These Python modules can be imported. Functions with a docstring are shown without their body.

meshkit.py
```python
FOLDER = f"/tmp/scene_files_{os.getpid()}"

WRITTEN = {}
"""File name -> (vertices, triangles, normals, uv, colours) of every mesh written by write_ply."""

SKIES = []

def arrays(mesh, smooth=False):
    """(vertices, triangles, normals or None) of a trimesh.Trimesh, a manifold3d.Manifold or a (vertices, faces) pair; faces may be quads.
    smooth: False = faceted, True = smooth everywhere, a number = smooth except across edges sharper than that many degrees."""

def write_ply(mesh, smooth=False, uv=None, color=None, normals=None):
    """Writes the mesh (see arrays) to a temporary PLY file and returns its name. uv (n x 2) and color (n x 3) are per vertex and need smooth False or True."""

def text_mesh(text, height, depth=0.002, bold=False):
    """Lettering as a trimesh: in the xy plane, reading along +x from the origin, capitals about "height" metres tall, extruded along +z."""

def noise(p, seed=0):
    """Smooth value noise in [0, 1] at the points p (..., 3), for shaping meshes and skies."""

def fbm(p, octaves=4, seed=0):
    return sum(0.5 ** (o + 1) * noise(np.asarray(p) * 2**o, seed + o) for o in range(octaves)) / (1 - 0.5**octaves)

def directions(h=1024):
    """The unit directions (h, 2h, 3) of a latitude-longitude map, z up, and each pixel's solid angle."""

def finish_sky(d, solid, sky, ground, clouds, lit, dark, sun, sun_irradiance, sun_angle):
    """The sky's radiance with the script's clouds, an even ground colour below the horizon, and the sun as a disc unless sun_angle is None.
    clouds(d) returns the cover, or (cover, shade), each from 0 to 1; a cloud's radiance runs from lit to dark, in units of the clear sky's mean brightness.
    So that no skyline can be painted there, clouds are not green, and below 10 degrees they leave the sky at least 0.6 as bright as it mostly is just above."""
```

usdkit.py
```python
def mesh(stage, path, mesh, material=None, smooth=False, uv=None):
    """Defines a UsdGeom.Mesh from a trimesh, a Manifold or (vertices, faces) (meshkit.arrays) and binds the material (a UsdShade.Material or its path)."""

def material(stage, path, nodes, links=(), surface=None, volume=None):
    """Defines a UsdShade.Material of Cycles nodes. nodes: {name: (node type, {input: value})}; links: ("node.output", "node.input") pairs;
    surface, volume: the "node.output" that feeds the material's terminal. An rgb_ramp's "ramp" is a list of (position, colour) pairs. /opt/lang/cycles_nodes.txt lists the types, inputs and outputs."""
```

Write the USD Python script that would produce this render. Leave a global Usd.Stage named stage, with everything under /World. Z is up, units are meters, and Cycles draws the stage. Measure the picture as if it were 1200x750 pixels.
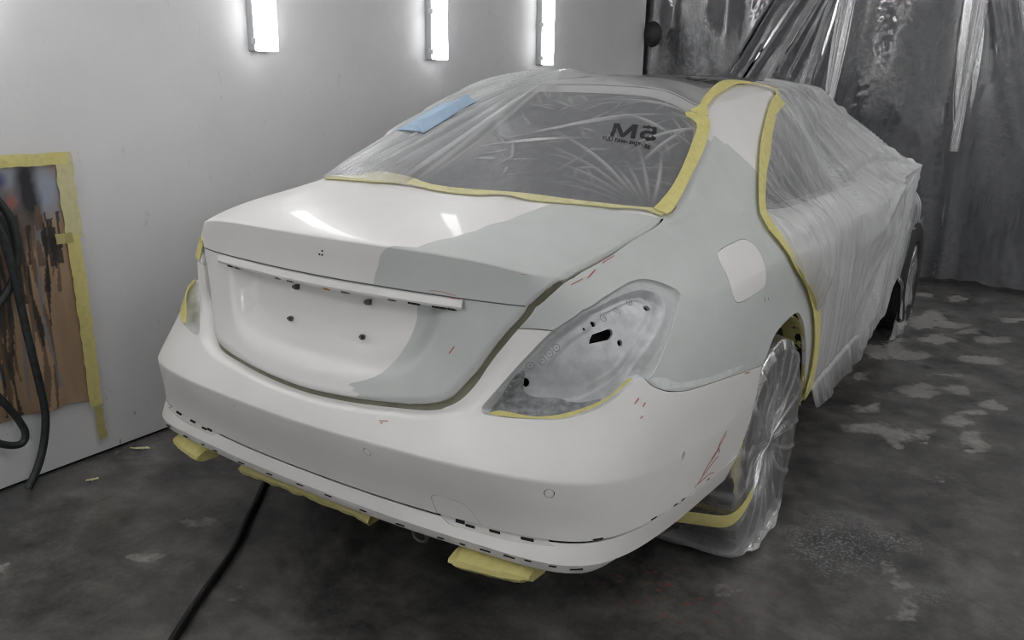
import math, numpy as np, trimesh, shapely, manifold3d as m3, usdkit, meshkit
from shapely.geometry import Polygon, LineString, MultiPolygon, Point, box as sbox
from shapely import affinity
from scipy.interpolate import CubicSpline
from pxr import Usd, UsdGeom, UsdLux, Gf, Sdf, Vt
stage = Usd.Stage.CreateInMemory()
UsdGeom.SetStageUpAxis(stage, 'Z'); UsdGeom.SetStageMetersPerUnit(stage, 1.0)
UsdGeom.Xform.Define(stage, '/World'); UsdGeom.Scope.Define(stage, '/World/Looks')
rng = np.random.default_rng(7)

# ------------------------------------------------------------------ camera, light, exposure
CAM_POS = (1.60029318, -1.33357944, 1.45438484); YAW, PITCH, ROLL, FPX = .580625882, .282561986, .0132766654, 957.479053
EXPOSURE = 0.72
LAMP_POWER = 4.0; CEILING_POWER = 16.0
cam = UsdGeom.Camera.Define(stage, '/World/camera')
def _cam():
    f = np.array([-math.sin(YAW)*math.cos(PITCH), math.cos(YAW)*math.cos(PITCH), -math.sin(PITCH)])
    r = np.array([math.cos(YAW), math.sin(YAW), 0]); u = np.cross(r, f); c, s = math.cos(ROLL), math.sin(ROLL)
    r, u = c*r+s*u, -s*r+c*u
    M = Gf.Matrix4d(*r, 0, *u, 0, *(-f), 0, *CAM_POS, 1)
    cam.AddTransformOp().Set(M)
_cam()
cam.CreateHorizontalApertureAttr(36.0); cam.CreateVerticalApertureAttr(22.5); cam.CreateFocalLengthAttr(FPX/1200*36.0)
cam.CreateClippingRangeAttr(Gf.Vec2f(.05, 100)); cam.CreateExposureAttr(EXPOSURE)
FL = -.05                      # level of the floor (the car's own zero lies 5 cm above it)

# ------------------------------------------------------------------ materials
NT = {}
def mat(name, nodes, links, surface): NT[name] = usdkit.material(stage, '/World/Looks/'+name, nodes, links, surface=surface); return NT[name]
def plain(name, color, rough=.5, metallic=0., coat=0., coat_rough=.05, var=0., vscale=6., bump=0., bscale=60., spec=.5):
    n = {'p': ('principled_bsdf', {'base_color': color, 'roughness': rough, 'metallic': metallic, 'coat_weight': coat, 'coat_roughness': coat_rough, 'specular_ior_level': spec}), 'g': ('geometry', {})}
    l = []
    if var:
        n['n'] = ('noise_texture', {'scale': vscale, 'detail': 5., 'roughness': .6}); n['r'] = ('rgb_ramp', {'ramp': [(.3, [c*(1-var) for c in color]), (.7, [min(1, c*(1+var)) for c in color])]})
        l += [('g.position', 'n.vector'), ('n.fac', 'r.fac'), ('r.color', 'p.base_color')]
    if bump:
        n['bn'] = ('noise_texture', {'scale': bscale, 'detail': 4.}); n['b'] = ('bump', {'strength': bump, 'distance': .01})
        l += [('g.position', 'bn.vector'), ('bn.fac', 'b.height'), ('b.normal', 'p.normal')]
    return mat(name, n, l, 'p.BSDF')
plain('white_paint', (.795, .785, .768), .40, coat=.2, coat_rough=.045, var=.015, vscale=9., bump=.006, bscale=220.)
plain('white_primed', (.795, .785, .765), .42, coat=.25, coat_rough=.22, var=.02, vscale=7., bump=.008, bscale=200.)
plain('primer_grey', (.545, .568, .552), .46, var=.035, vscale=8., bump=.01, bscale=260.)
plain('filler_white', (.66, .68, .67), .6, var=.1, vscale=40.)
plain('galvanised', (.56, .575, .585), .45, metallic=.25, var=.16, vscale=26., bump=.04, bscale=90.)
plain('scuffed_metal', (.30, .31, .315), .6, metallic=.3, var=.4, vscale=55., bump=.1, bscale=160.)
plain('khaki_sealer', (.20, .195, .14), .6, var=.2, vscale=20.)
plain('black_void', (.006, .006, .007), .8)
plain('black_plastic', (.02, .02, .021), .45)
plain('tyre_rubber', (.022, .022, .023), .75, var=.3, vscale=30.)
plain('rim_silver', (.55, .55, .56), .3, metallic=.9)
plain('dark_glass', (.030, .033, .037), .06, spec=.6)
plain('red_marker', (.42, .10, .08), .6, var=.25, vscale=150.)
plain('orange_clip', (.45, .22, .04), .5)
plain('bolt_metal', (.12, .12, .12), .4, metallic=.8)
plain('blue_cloth', (.40, .53, .68), .9, var=.06, vscale=30., bump=.3, bscale=420.)
plain('pocket_edge', (.50, .52, .515), .5, var=.08, vscale=40.)
plain('hose_rubber', (.022, .026, .027), .5, var=.5, vscale=40.)
plain('cable_rubber', (.006, .006, .007), .45)
plain('lamp_housing', (.45, .46, .47), .45)
plain('clip_plastic', (.62, .63, .64), .35)
plain('print_ink', (.012, .012, .014), .5)
plain('ceiling_paint', (.70, .70, .71), .7)
plain('dark_wall', (.030, .031, .036), .6, var=.3, vscale=2.)
plain('skirt_dust', (.66, .65, .63), .5, var=.08, vscale=25.)
plain('lamp_seam', (.10, .10, .11), .5)
def tape(name, c):
    mat(name, {'g': ('geometry', {}), 'n': ('noise_texture', {'scale': 38., 'detail': 5., 'roughness': .65}), 'n2': ('noise_texture', {'scale': 320., 'detail': 2.}),
        'r': ('rgb_ramp', {'ramp': [(.25, [x*.86 for x in c]), (.5, c), (.75, [min(1, x*1.06) for x in c])]}),
        'b': ('bump', {'strength': .35, 'distance': .004}), 'd': ('principled_bsdf', {'roughness': .55}), 't': ('translucent_bsdf', {}), 'm': ('mix_closure', {'fac': .18})},
        [('g.position', 'n.vector'), ('g.position', 'n2.vector'), ('n.fac', 'r.fac'), ('r.color', 'd.base_color'), ('r.color', 't.color'), ('n2.fac', 'b.height'), ('b.normal', 'd.normal'), ('d.BSDF', 'm.closure1'), ('t.BSDF', 'm.closure2')], 'm.closure')
tape('yellow_tape', (.80, .73, .29)); tape('soiled_tape', (.55, .50, .21)); tape('pale_tape', (.74, .70, .40))
def film(name, haze, streak, scale, bump, rough=.16, gloss=.42, tint=(.86, .87, .88), bdist=.006, detail=6., rot=(0, 0, 0), patchy=False):
    """thin polythene: mostly clear, milky in the streaks where it is creased, with a glossy skin"""
    mat(name, {'g': ('geometry', {}), 'mp': ('mapping', {'scale': scale, 'rotation': rot}), 'n': ('noise_texture', {'scale': 1., 'detail': detail, 'roughness': .62}), 'n2': ('noise_texture', {'scale': 3.1, 'detail': 4., 'distortion': .6}),
        'h': ('map_range', {'from_min': .40, 'from_max': .72, 'to_min': haze, 'to_max': min(1, haze+streak), 'clamp': True}),
        'cr': ('attribute', {'attribute': 'crease'}), 'hs': ('math', {'math_type': 'add', 'use_clamp': True}),
        'b': ('bump', {'strength': bump, 'distance': bdist}), 'tr': ('transparent_bsdf', {'color': (.96, .965, .97)}),
        'df': ('diffuse_bsdf', {'color': tint}), 'tl': ('translucent_bsdf', {'color': tint}), 'gl': ('glossy_bsdf', {'color': (1, 1, 1), 'roughness': rough}),
        'm1': ('mix_closure', {'fac': .45}), 'm2': ('mix_closure', {}), 'fr': ('fresnel', {'IOR': 1.5}), 'fm': ('math', {'math_type': 'multiply_add', 'value2': gloss*1.6, 'value3': gloss*.06}), 'm3': ('mix_closure', {}),
        'pm': ('mapping', {'scale': (2.6, 2.6, 1.1)}), 'pn': ('noise_texture', {'scale': 1., 'detail': 3.}), 'pr': ('map_range', {'from_min': .48, 'from_max': .64, 'to_min': .015, 'to_max': 1., 'clamp': True}), 'ph': ('math', {'math_type': 'multiply'})},
        [('g.position', 'mp.vector'), ('mp.vector', 'n.vector'), ('mp.vector', 'n2.vector'), ('n.fac', 'h.value')]+([('g.position', 'pm.vector'), ('pm.vector', 'pn.vector'), ('pn.fac', 'pr.value'), ('pr.result', 'ph.value1'), ('n2.fac', 'ph.value2'), ('ph.value', 'b.height')] if patchy else [('n2.fac', 'b.height')])+[ ('b.normal', 'df.normal'), ('b.normal', 'gl.normal'),
         ('df.BSDF', 'm1.closure1'), ('tl.BSDF', 'm1.closure2'), ('h.result', 'hs.value1'), ('cr.fac', 'hs.value2'), ('hs.value', 'm2.fac'), ('tr.BSDF', 'm2.closure1'), ('m1.closure', 'm2.closure2'), ('fr.fac', 'fm.value1'), ('fm.value', 'm3.fac'), ('m2.closure', 'm3.closure1'), ('gl.BSDF', 'm3.closure2')], 'm3.closure')
film('film_window', .27, .06, (30, 30, 30), .35, gloss=.5)
film('film_side', .38, .22, (4, 60, 4), .7)
film('film_wheel', .08, .10, (26, 26, 26), .45, gloss=.35, rough=.18)
film('film_bunched', .50, .30, (60, 30, 30), .8, gloss=.35, rough=.25)
film('film_curtain', .115, .05, (19., 19., 12.), 1., rough=.05, gloss=.85, detail=8., bdist=.014, patchy=True, tint=(.82, .84, .90))
film('film_curtain_fold', .10, .12, (42, 42, 16), 1., rough=.09, gloss=1.1, bdist=.010)
mat('lamp_light', {'e': ('emission', {'color': (.985, .99, 1.), 'strength': LAMP_POWER})}, [], 'e.emission')
mat('ceiling_light', {'e': ('emission', {'color': (1., .99, .975), 'strength': CEILING_POWER})}, [], 'e.emission')
# white wall: scuffs and grime low down are dirt on the paint
mat('wall_paint', {'g': ('geometry', {}), 'n': ('noise_texture', {'scale': 2.2, 'detail': 6., 'roughness': .6}), 'r': ('rgb_ramp', {'ramp': [(.3, (.68, .68, .69)), (.65, (.74, .735, .735))]}),
    'mp': ('mapping', {'scale': (30, 22, 9)}), 's': ('noise_texture', {'scale': 1., 'detail': 3., 'roughness': .7}), 'sr': ('rgb_ramp', {'ramp': [(.655, (0, 0, 0)), (.73, (1, 1, 1))]}),
    'z': ('separate_xyz', {}), 'zr': ('map_range', {'from_min': FL, 'from_max': .55, 'to_min': .80, 'to_max': .16, 'clamp': True}), 'mul': ('math', {'math_type': 'multiply'}),
    'mx': ('mix_color', {'b': (.17, .165, .16)}), 'p': ('principled_bsdf', {'roughness': .42}), 'bn': ('noise_texture', {'scale': 34., 'detail': 4.}), 'b': ('bump', {'strength': .08, 'distance': .01})},
    [('g.position', 'n.vector'), ('n.fac', 'r.fac'), ('g.position', 'mp.vector'), ('mp.vector', 's.vector'), ('s.fac', 'sr.fac'), ('g.position', 'z.vector'), ('z.z', 'zr.value'), ('sr.color', 'mul.value1'), ('zr.result', 'mul.value2'),
     ('mul.value', 'mx.fac'), ('r.color', 'mx.a'), ('mx.result', 'p.base_color'), ('g.position', 'bn.vector'), ('bn.fac', 'b.height'), ('b.normal', 'p.normal')], 'p.BSDF')
# wet concrete; the dry pale patches and the red specks come as stains laid on the mesh (primvars), sharpened here with noise
mat('wet_concrete', {'g': ('geometry', {}), 'n': ('noise_texture', {'scale': 3.6, 'detail': 12., 'roughness': .76}), 'r': ('rgb_ramp', {'ramp': [(.34, (.032, .032, .033)), (.50, (.088, .085, .081)), (.70, (.19, .183, .174))]}),
    'd': ('attribute', {'attribute': 'dry'}), 'dn': ('noise_texture', {'scale': 34., 'detail': 6., 'roughness': .7}), 'da': ('math', {'math_type': 'multiply_add', 'value2': .55}), 'dr': ('map_range', {'range_type': 'smoothstep', 'from_min': .70, 'from_max': .92, 'to_min': 0., 'to_max': .92, 'clamp': True}),
    'pc': ('rgb_ramp', {'ramp': [(.3, (.24, .23, .215)), (.7, (.40, .385, .36))]}), 'mx': ('mix_color', {}),
    'rd': ('attribute', {'attribute': 'red'}), 'rn': ('voronoi_texture', {'scale': 26.}), 'rs': ('map_range', {'from_min': .30, 'from_max': .16, 'to_min': 0., 'to_max': 1., 'clamp': True}), 'rm': ('math', {'math_type': 'multiply'}), 'mx2': ('mix_color', {'b': (.25, .085, .065)}),
    'sp': ('attribute', {'attribute': 'speck'}), 'sn': ('noise_texture', {'scale': 95., 'detail': 4., 'roughness': .75}), 'sr': ('map_range', {'from_min': .53, 'from_max': .60, 'to_min': 0., 'to_max': 1., 'clamp': True}), 'sm': ('math', {'math_type': 'multiply'}), 'mx3': ('mix_color', {'b': (.30, .30, .31)}),
    'wn': ('noise_texture', {'scale': 1.7, 'detail': 5., 'roughness': .6}), 'wr': ('map_range', {'from_min': .38, 'from_max': .66, 'to_min': .10, 'to_max': .45, 'clamp': True}), 'rg': ('mix_float', {'b': .62}),
    'bn': ('noise_texture', {'scale': 55., 'detail': 6., 'roughness': .7}), 'b': ('bump', {'strength': .22, 'distance': .012}), 'p': ('principled_bsdf', {'specular_ior_level': .5})},
    [('g.position', 'n.vector'), ('n.fac', 'r.fac'), ('g.position', 'dn.vector'), ('dn.fac', 'da.value1'), ('d.fac', 'da.value3'), ('da.value', 'dr.value'), ('n.fac', 'pc.fac'), ('dr.result', 'mx.fac'), ('r.color', 'mx.a'), ('pc.color', 'mx.b'),
     ('g.position', 'rn.vector'), ('rn.distance', 'rs.value'), ('rs.result', 'rm.value1'), ('rd.fac', 'rm.value2'), ('rm.value', 'mx2.fac'), ('mx.result', 'mx2.a'),
     ('g.position', 'sn.vector'), ('sn.fac', 'sr.value'), ('sr.result', 'sm.value1'), ('sp.fac', 'sm.value2'), ('sm.value', 'mx3.fac'), ('mx2.result', 'mx3.a'), ('mx3.result', 'p.base_color'),
     ('g.position', 'wn.vector'), ('wn.fac', 'wr.value'), ('dr.result', 'rg.fac'), ('wr.result', 'rg.a'), ('rg.result', 'p.roughness'), ('g.position', 'bn.vector'), ('bn.fac', 'b.height'), ('b.normal', 'p.normal')], 'p.BSDF')
mat('kraft_paper', {'c': ('attribute', {'attribute': 'stain'}), 'g': ('geometry', {}), 'n': ('noise_texture', {'scale': 60., 'detail': 4.}), 'b': ('bump', {'strength': .2, 'distance': .004}), 'p': ('principled_bsdf', {'roughness': .6})},
    [('c.color', 'p.base_color'), ('g.position', 'n.vector'), ('n.fac', 'b.height'), ('b.normal', 'p.normal')], 'p.BSDF')

# ------------------------------------------------------------------ helpers for objects
taken = {}
def numbered(path):
    k = taken.get(path, 0); taken[path] = k+1
    return path if k == 0 else '%s_%03d' % (path, k)
def tag(prim, label=None, cat=None, group=None, kind=None):
    p = prim.GetPrim() if hasattr(prim, 'GetPrim') else prim
    for k, v in (('label', label), ('category', cat), ('group', group), ('kind', kind)):
        if v: p.SetCustomDataByKey(k, v)
    return p
def obj(name, mesh, m, parent=None, smooth=40, label=None, cat=None, group=None, kind=None, vals=None):
    path = numbered((str(parent.GetPath()) if parent is not None else '/World')+'/'+name)
    o = usdkit.mesh(stage, path, mesh, NT[m], smooth=smooth)
    if vals:
        for k, v in vals.items():
            v = np.asarray(v, np.float32)
            if v.ndim == 1: UsdGeom.PrimvarsAPI(o).CreatePrimvar(k, Sdf.ValueTypeNames.FloatArray, 'vertex').Set(Vt.FloatArray.FromNumpy(v))
            else: UsdGeom.PrimvarsAPI(o).CreatePrimvar(k, Sdf.ValueTypeNames.Color3fArray, 'vertex').Set(Vt.Vec3fArray.FromNumpy(v))
    return tag(o, label, cat, group, kind)
def thing(name, label=None, cat=None, loc=(0, 0, 0), rz=0, group=None, kind=None):
    x = UsdGeom.Xform.Define(stage, numbered('/World/'+name))
    if any(loc): x.AddTranslateOp().Set(Gf.Vec3d(*map(float, loc)))
    if rz: x.AddRotateZOp().Set(rz)
    return tag(x, label, cat, group, kind)
def copy(src, name, loc, rz, label, cat, group):
    o = thing(name, label, cat, loc, rz, group); o.GetReferences().AddInternalReference(src.GetPath()); o.SetInstanceable(True); return o
def box(x0, x1, y0, y1, z0, z1):
    b = trimesh.creation.box((x1-x0, y1-y0, z1-z0)); b.apply_translation(((x0+x1)/2, (y0+y1)/2, (z0+z1)/2)); return b
def cat(*ms): return trimesh.util.concatenate([m for m in ms])
def man(m): g = m.to_mesh(); return trimesh.Trimesh(g.vert_properties[:, :3], g.tri_verts, process=False)
def hull_spheres(pts, r, seg=16):
    return man(m3.Manifold.batch_hull([m3.Manifold.sphere(float(rr), seg).translate([float(c) for c in p]) for p, rr in zip(pts, np.broadcast_to(r, len(pts)))]))
def rbox(x0, x1, y0, y1, z0, z1, r, seg=12): return hull_spheres([(x, y, z) for x in (x0+r, x1-r) for y in (y0+r, y1-r) for z in (z0+r, z1-r)], r, seg)
def spline(pts, n, closed=False):
    p = np.asarray(pts, float)
    if closed: p = np.vstack([p, p[:1]])
    t = np.r_[0, np.cumsum(np.maximum(np.linalg.norm(np.diff(p, axis=0), axis=1), 1e-6)**.6)]
    c = CubicSpline(t, p, bc_type='periodic' if closed else 'natural')
    return c(np.linspace(0, t[-1], n+1 if closed else n))[:n]
def tube(pts, r, sides=10, n=None, caps=True):
    p = np.asarray(pts, float) if n is None else spline(pts, n)
    t = np.gradient(p, axis=0); t /= np.linalg.norm(t, axis=1, keepdims=True)
    a = np.cross(t[0], [0, 0, 1.]) if abs(t[0][2]) < .9 else np.cross(t[0], [1., 0, 0]); a /= np.linalg.norm(a); A = []
    for k in t: a = a-k*(a@k); a /= np.linalg.norm(a); A.append(a)
    A = np.array(A); Bv = np.cross(t, A); an = np.arange(sides)*2*np.pi/sides; r = np.broadcast_to(r, len(p))
    v = p[:, None]+r[:, None, None]*(np.cos(an)[None, :, None]*A[:, None]+np.sin(an)[None, :, None]*Bv[:, None])
    return grid_mesh(v, wrap=True, caps=caps)
def grid_mesh(v, wrap=False, caps=False, flip=False):
    m, n = v.shape[:2]; i, j = np.meshgrid(np.arange(m-1), np.arange(n if wrap else n-1), indexing='ij'); k = (j+1) % n
    q = np.stack([i*n+j, i*n+k, (i+1)*n+k, (i+1)*n+j], -1).reshape(-1, 4)
    f = np.vstack([q[:, [0, 1, 2]], q[:, [0, 2, 3]]]); V = v.reshape(-1, 3)
    if caps:
        c0, c1 = len(V), len(V)+1; V = np.vstack([V, v[0].mean(0), v[-1].mean(0)]); a = np.arange(n); b = (a+1) % n
        f = np.vstack([f, np.stack([b, a, np.full(n, c0)], 1), np.stack([(m-1)*n+a, (m-1)*n+b, np.full(n, c1)], 1)])
    return trimesh.Trimesh(V, f[:, ::-1] if flip else f, process=False)
def extrude(poly, h): return trimesh.creation.extrude_polygon(poly, h, engine='earcut')
def sm(x): x = np.clip(x, 0, 1); return x*x*(3-2*x)

# ------------------------------------------------------------------ the booth
XL, XR, YB, YF, ZC = -1.52, 4.1, 6.15, -4.8, 3.3
BL_ = [(1.173,3.145,.11,.078,.019,-.133),(1.038,2.752,.062,.044,.015,-.081),(1.078,2.478,.104,.073,.013,-.072),(1.192,2.443,.08,.056,.016,-.099),(1.299,2.553,.045,.032,.008,-.062),(1.408,2.807,.054,.038,.008,-.079),(1.458,2.969,.062,.044,.005,-.061),(1.511,3.14,.057,.04,.005,-.064),(1.472,2.607,.057,.04,.008,-.092),(1.524,2.503,.037,.026,.004,-.049),(1.397,3.889,.107,.076,.007,-.086),(1.302,4.506,.069,.05,.008,-.086),(1.443,4.406,.08,.058,.008,-.122),(1.519,5.005,.082,.06,.004,-.073),(1.005,4.555,.104,.076,.024,-.177),(1.06,4.775,.068,.05,.02,-.165),(1.157,4.616,.104,.075,.01,-.09),(.929,3.785,.127,.091,.032,-.189),(1.076,3.735,.083,.059,.015,-.101),(1.133,4.182,.097,.07,.014,-.117),(1.124,5.422,.074,.054,.007,-.071),(.921,5.431,.064,.047,.01,-.073),(1.282,3.525,.055,.039,.004,-.039),(1.345,3.282,.067,.047,.007,-.07),(.91,3.21,.046,.033,.014,-.071),(-.747,.211,.054,.038,.044,-.032),(-.693,.008,.046,.032,.036,-.024),(-.997,-.316,.027,.018,.015,-.007),(.962,.894,.05,.036,.014,-.04),(1.375,1.262,.041,.028,.013,-.08),(1.434,1.088,.047,.032,.017,-.109),(1.419,2.119,.072,.05,.004,-.033),(-.277,.041,.07,.05,.055,-.045)]
WEAK = {28: .75, 29: .8, 30: .8, 32: .62, 31: .75, 25: .9, 26: .9, 27: .9}
def axis(a, b, fine, lo, hi, coarse):
    return np.unique(np.round(np.r_[np.arange(a, lo, coarse), np.arange(lo, hi, fine), np.arange(hi, b, coarse), b], 4))
fx, fy = axis(XL-.5, XR, .016, -1.2, 2.0, .2), axis(YF, YB, .016, -.6, 5.8, .2)
X, Y = np.meshgrid(fx, fy, indexing='ij'); pos = np.stack([X, Y, 0*X], -1)
wob = meshkit.fbm(pos*9, 5, 3)-.5; wob2 = meshkit.fbm(pos*9+40, 5, 9)-.5
dry = np.zeros_like(X)
for i, (cx, cy, ax, ay, bx, by) in enumerate(BL_):
    det = ax*by-ay*bx; px, py = X-cx+wob*.16, Y-cy+wob2*.16; s, t = (px*by-py*bx)/det, (py*ax-px*ay)/det
    dry = np.maximum(dry, np.clip(1.62-np.sqrt(s*s+t*t)*.92, 0, 1)*WEAK.get(i, 1.))
gen = meshkit.fbm(pos*1.6+7, 6, 5); dry = np.maximum(dry, np.clip((gen-.58)*3, 0, .62)*sm((X-.7)/.3))
dryv = .18+.40*dry
red = np.clip(1.3-np.hypot((X-.83)/.22, (Y-.76)/.16), 0, 1)*.8+np.clip(1.2-np.hypot((X-1.10)/.14, (Y-.92)/.10), 0, 1)*.4
speck = np.clip(1.5-np.hypot((X-1.17)/.17, (Y-1.36)/.20)*1.2+wob*1.5, 0, 1)*.8+np.clip(1.2-np.hypot((X-1.36)/.10, (Y-1.5)/.08), 0, 1)*.7+np.clip(1.2-np.hypot((X-1.48)/.08, (Y-1.22)/.08), 0, 1)*.5
Z = FL+.0045*(meshkit.fbm(pos*3.1, 4, 11)-.5)*np.clip((3-np.abs(X))/1, 0, 1)
obj('floor', grid_mesh(np.stack([X, Y, Z], -1)), 'wet_concrete', smooth=True, label='dark wet concrete floor with pale dry patches', kind='structure', vals=dict(dry=dryv.ravel(), red=np.clip(red, 0, 1).ravel(), speck=np.clip(speck, 0, 1).ravel()))
obj('wall_left', box(XL-.10, XL, YF, 5.42, FL+.012, ZC), 'wall_paint', label='white painted wall with scuffs, left of the car', kind='structure')
obj('baseboard_left', box(XL-.09, XL-.012, YF, 5.40, FL-.03, FL+.014), 'black_void', label='dark shadow joint under the white wall', kind='structure')
obj('wall_right', box(XR, XR+.1, YF, YB, FL-.03, ZC), 'wall_paint', label='white wall to the right, out of the frame', kind='structure')
obj('wall_front', box(XL-.1, XR+.1, YF-.1, YF, FL-.03, ZC), 'wall_paint', label='white wall behind the viewer', kind='structure')
obj('wall_back', box(XL-1.6, XR+.1, YB, YB+.1, FL-.03, ZC), 'dark_wall', label='dark wall behind the hanging polythene', kind='structure')
obj('wall_side', box(XL-1.6, XL-1.5, 5.3, YB, FL-.03, ZC), 'dark_wall', label='dark return wall behind the end of the white wall', kind='structure')
obj('ceiling', box(XL-1.6, XR+.1, YF-.1, YB+.1, ZC, ZC+.1), 'ceiling_paint', label='white ceiling, out of the frame', kind='structure')
# hanging polythene
cx = np.unique(np.round(np.r_[np.arange(-2.4, 2.6, .011), np.arange(2.6, 4.05, .05)], 4)); cz = np.linspace(FL+.035, 3.2, 190)
CX, CZ = np.meshgrid(cx, cz, indexing='ij'); p2 = np.stack([CX, CZ, 0*CX], -1)
def ridge(x, c, w, a): return a*np.exp(-((x-c)/w)**2)
top = np.clip((CZ-.9)/1.3, 0, 1)
cy = 5.84+.02*np.sin(CX*2.3+.6)
cy = cy-ridge(CX, .02+.10*(CZ-1.6), .085, .10)*top-ridge(CX, .93-.03*(CZ-1.6), .07, .10)*sm((CZ-.8)/.8)
for c, k, w, a in ((-.78, .55, .03, .03), (-.62, .62, .04, .035), (-.40, .50, .05, .04), (-.30, .42, .03, .025), (-.12, .22, .03, .03), (.12, .10, .03, .025), (1.12, -.28, .035, .035), (1.22, -.30, .03, .03), (1.33, -.34, .04, .04), (1.48, -.36, .04, .035)):
    cy = cy-ridge(CX, c+k*(CZ-1.7), w, a)*np.clip((CZ-1.0)/.8, 0, 1)
cy = cy-ridge(CX, .70-.02*CZ, .10, .05)*np.clip((2.0-CZ)/1., 0, 1)-ridge(CX, .95, .05, .04)*np.clip((1.5-CZ)/1., 0, 1)
cy = cy+.022*(meshkit.fbm(p2*[2.2, .8, 1], 2, 21)-.5)+.007*(meshkit.fbm(p2*[14, 4, 1], 2, 22)-.5)+.004*(meshkit.fbm(p2*[22, 40, 1], 2, 23)-.5)*np.clip(meshkit.fbm(p2*[2.5, 2.5, 1]+9, 2, 24)*3-1, 0, 1)
rag = .012+.03*np.clip(meshkit.fbm(np.stack([cx*5, 0*cx, 0*cx], -1), 3, 25)-.5, 0, 1)*4; CZ2 = CZ+rag[:, None]*np.exp(-(CZ-FL)/.10)
flat = sm((CX+1.55)/.2)*sm((-.80-CX)/.2)*sm((2.5-CZ)/.4); cy = cy*(1-flat)+(5.80+(.118+.165*(CZ-1.739))*(CX+1.157)+.045*(CZ-1.739))*flat; cy = cy-.15*sm((-1.38-CX)/.25)   # a taut stretch that mirrors the far lamp
curtain = thing('plastic_curtain', 'clear polythene sheet hung in folds across the dark back wall', 'plastic curtain')
obj('sheet', grid_mesh(np.stack([CX, cy, CZ2], -1), flip=False), 'film_curtain', curtain, smooth=True)
def fold(c, k, w, z0, seed, z1=3.18, sk=1.):
    zz = np.linspace(z0, z1, 90); ss = np.linspace(-1, 1, 26); A, B_ = np.meshgrid(ss, zz, indexing='ij')
    ww = w*np.clip((B_-z0)/.9, .5, 1)**.7; xx = c+k*(B_-1.7)+A*ww; q = np.stack([A*3+seed, B_*1.5, 0*A], -1)
    yy = 5.735-.035*np.cos(A*3.1*1.5)*np.clip((B_-z0)/.5, .1, 1)-.025*(meshkit.fbm(q*[2.5, .6, 1], 3, seed)-.5)
    obj('gathered_fold', grid_mesh(np.stack([xx, yy, B_], -1)), 'film_curtain_fold', curtain, smooth=True, vals=dict(crease=(-.11*(1-sm((B_-z0)/.55))-.05*np.abs(A)).ravel()))
fold(.00, .07, .062, .9, 31); fold(.935, .015, .050, 1.0, 32); fold(-.44, .50, .035, 1.45, 33); fold(-.20, .25, .028, 1.40, 34); fold(1.30, -.30, .022, 1.25, 35); fold(1.47, -.34, .028, 1.3, 36); fold(-.60, .60, .022, 1.5, 42)
rc = trimesh.creation.icosphere(4); rc.apply_scale((.085, .05, .105)); rc.apply_translation((-1.455, 5.44, 1.865)); obj('round_boss', cat(rc, trimesh.creation.cylinder(.03, segment=[(-1.455, 5.44, 1.865), (-1.50, 5.41, 1.865)])), 'black_plastic', label='black rounded boss just past the far end of the white wall', cat='boss')
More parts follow.
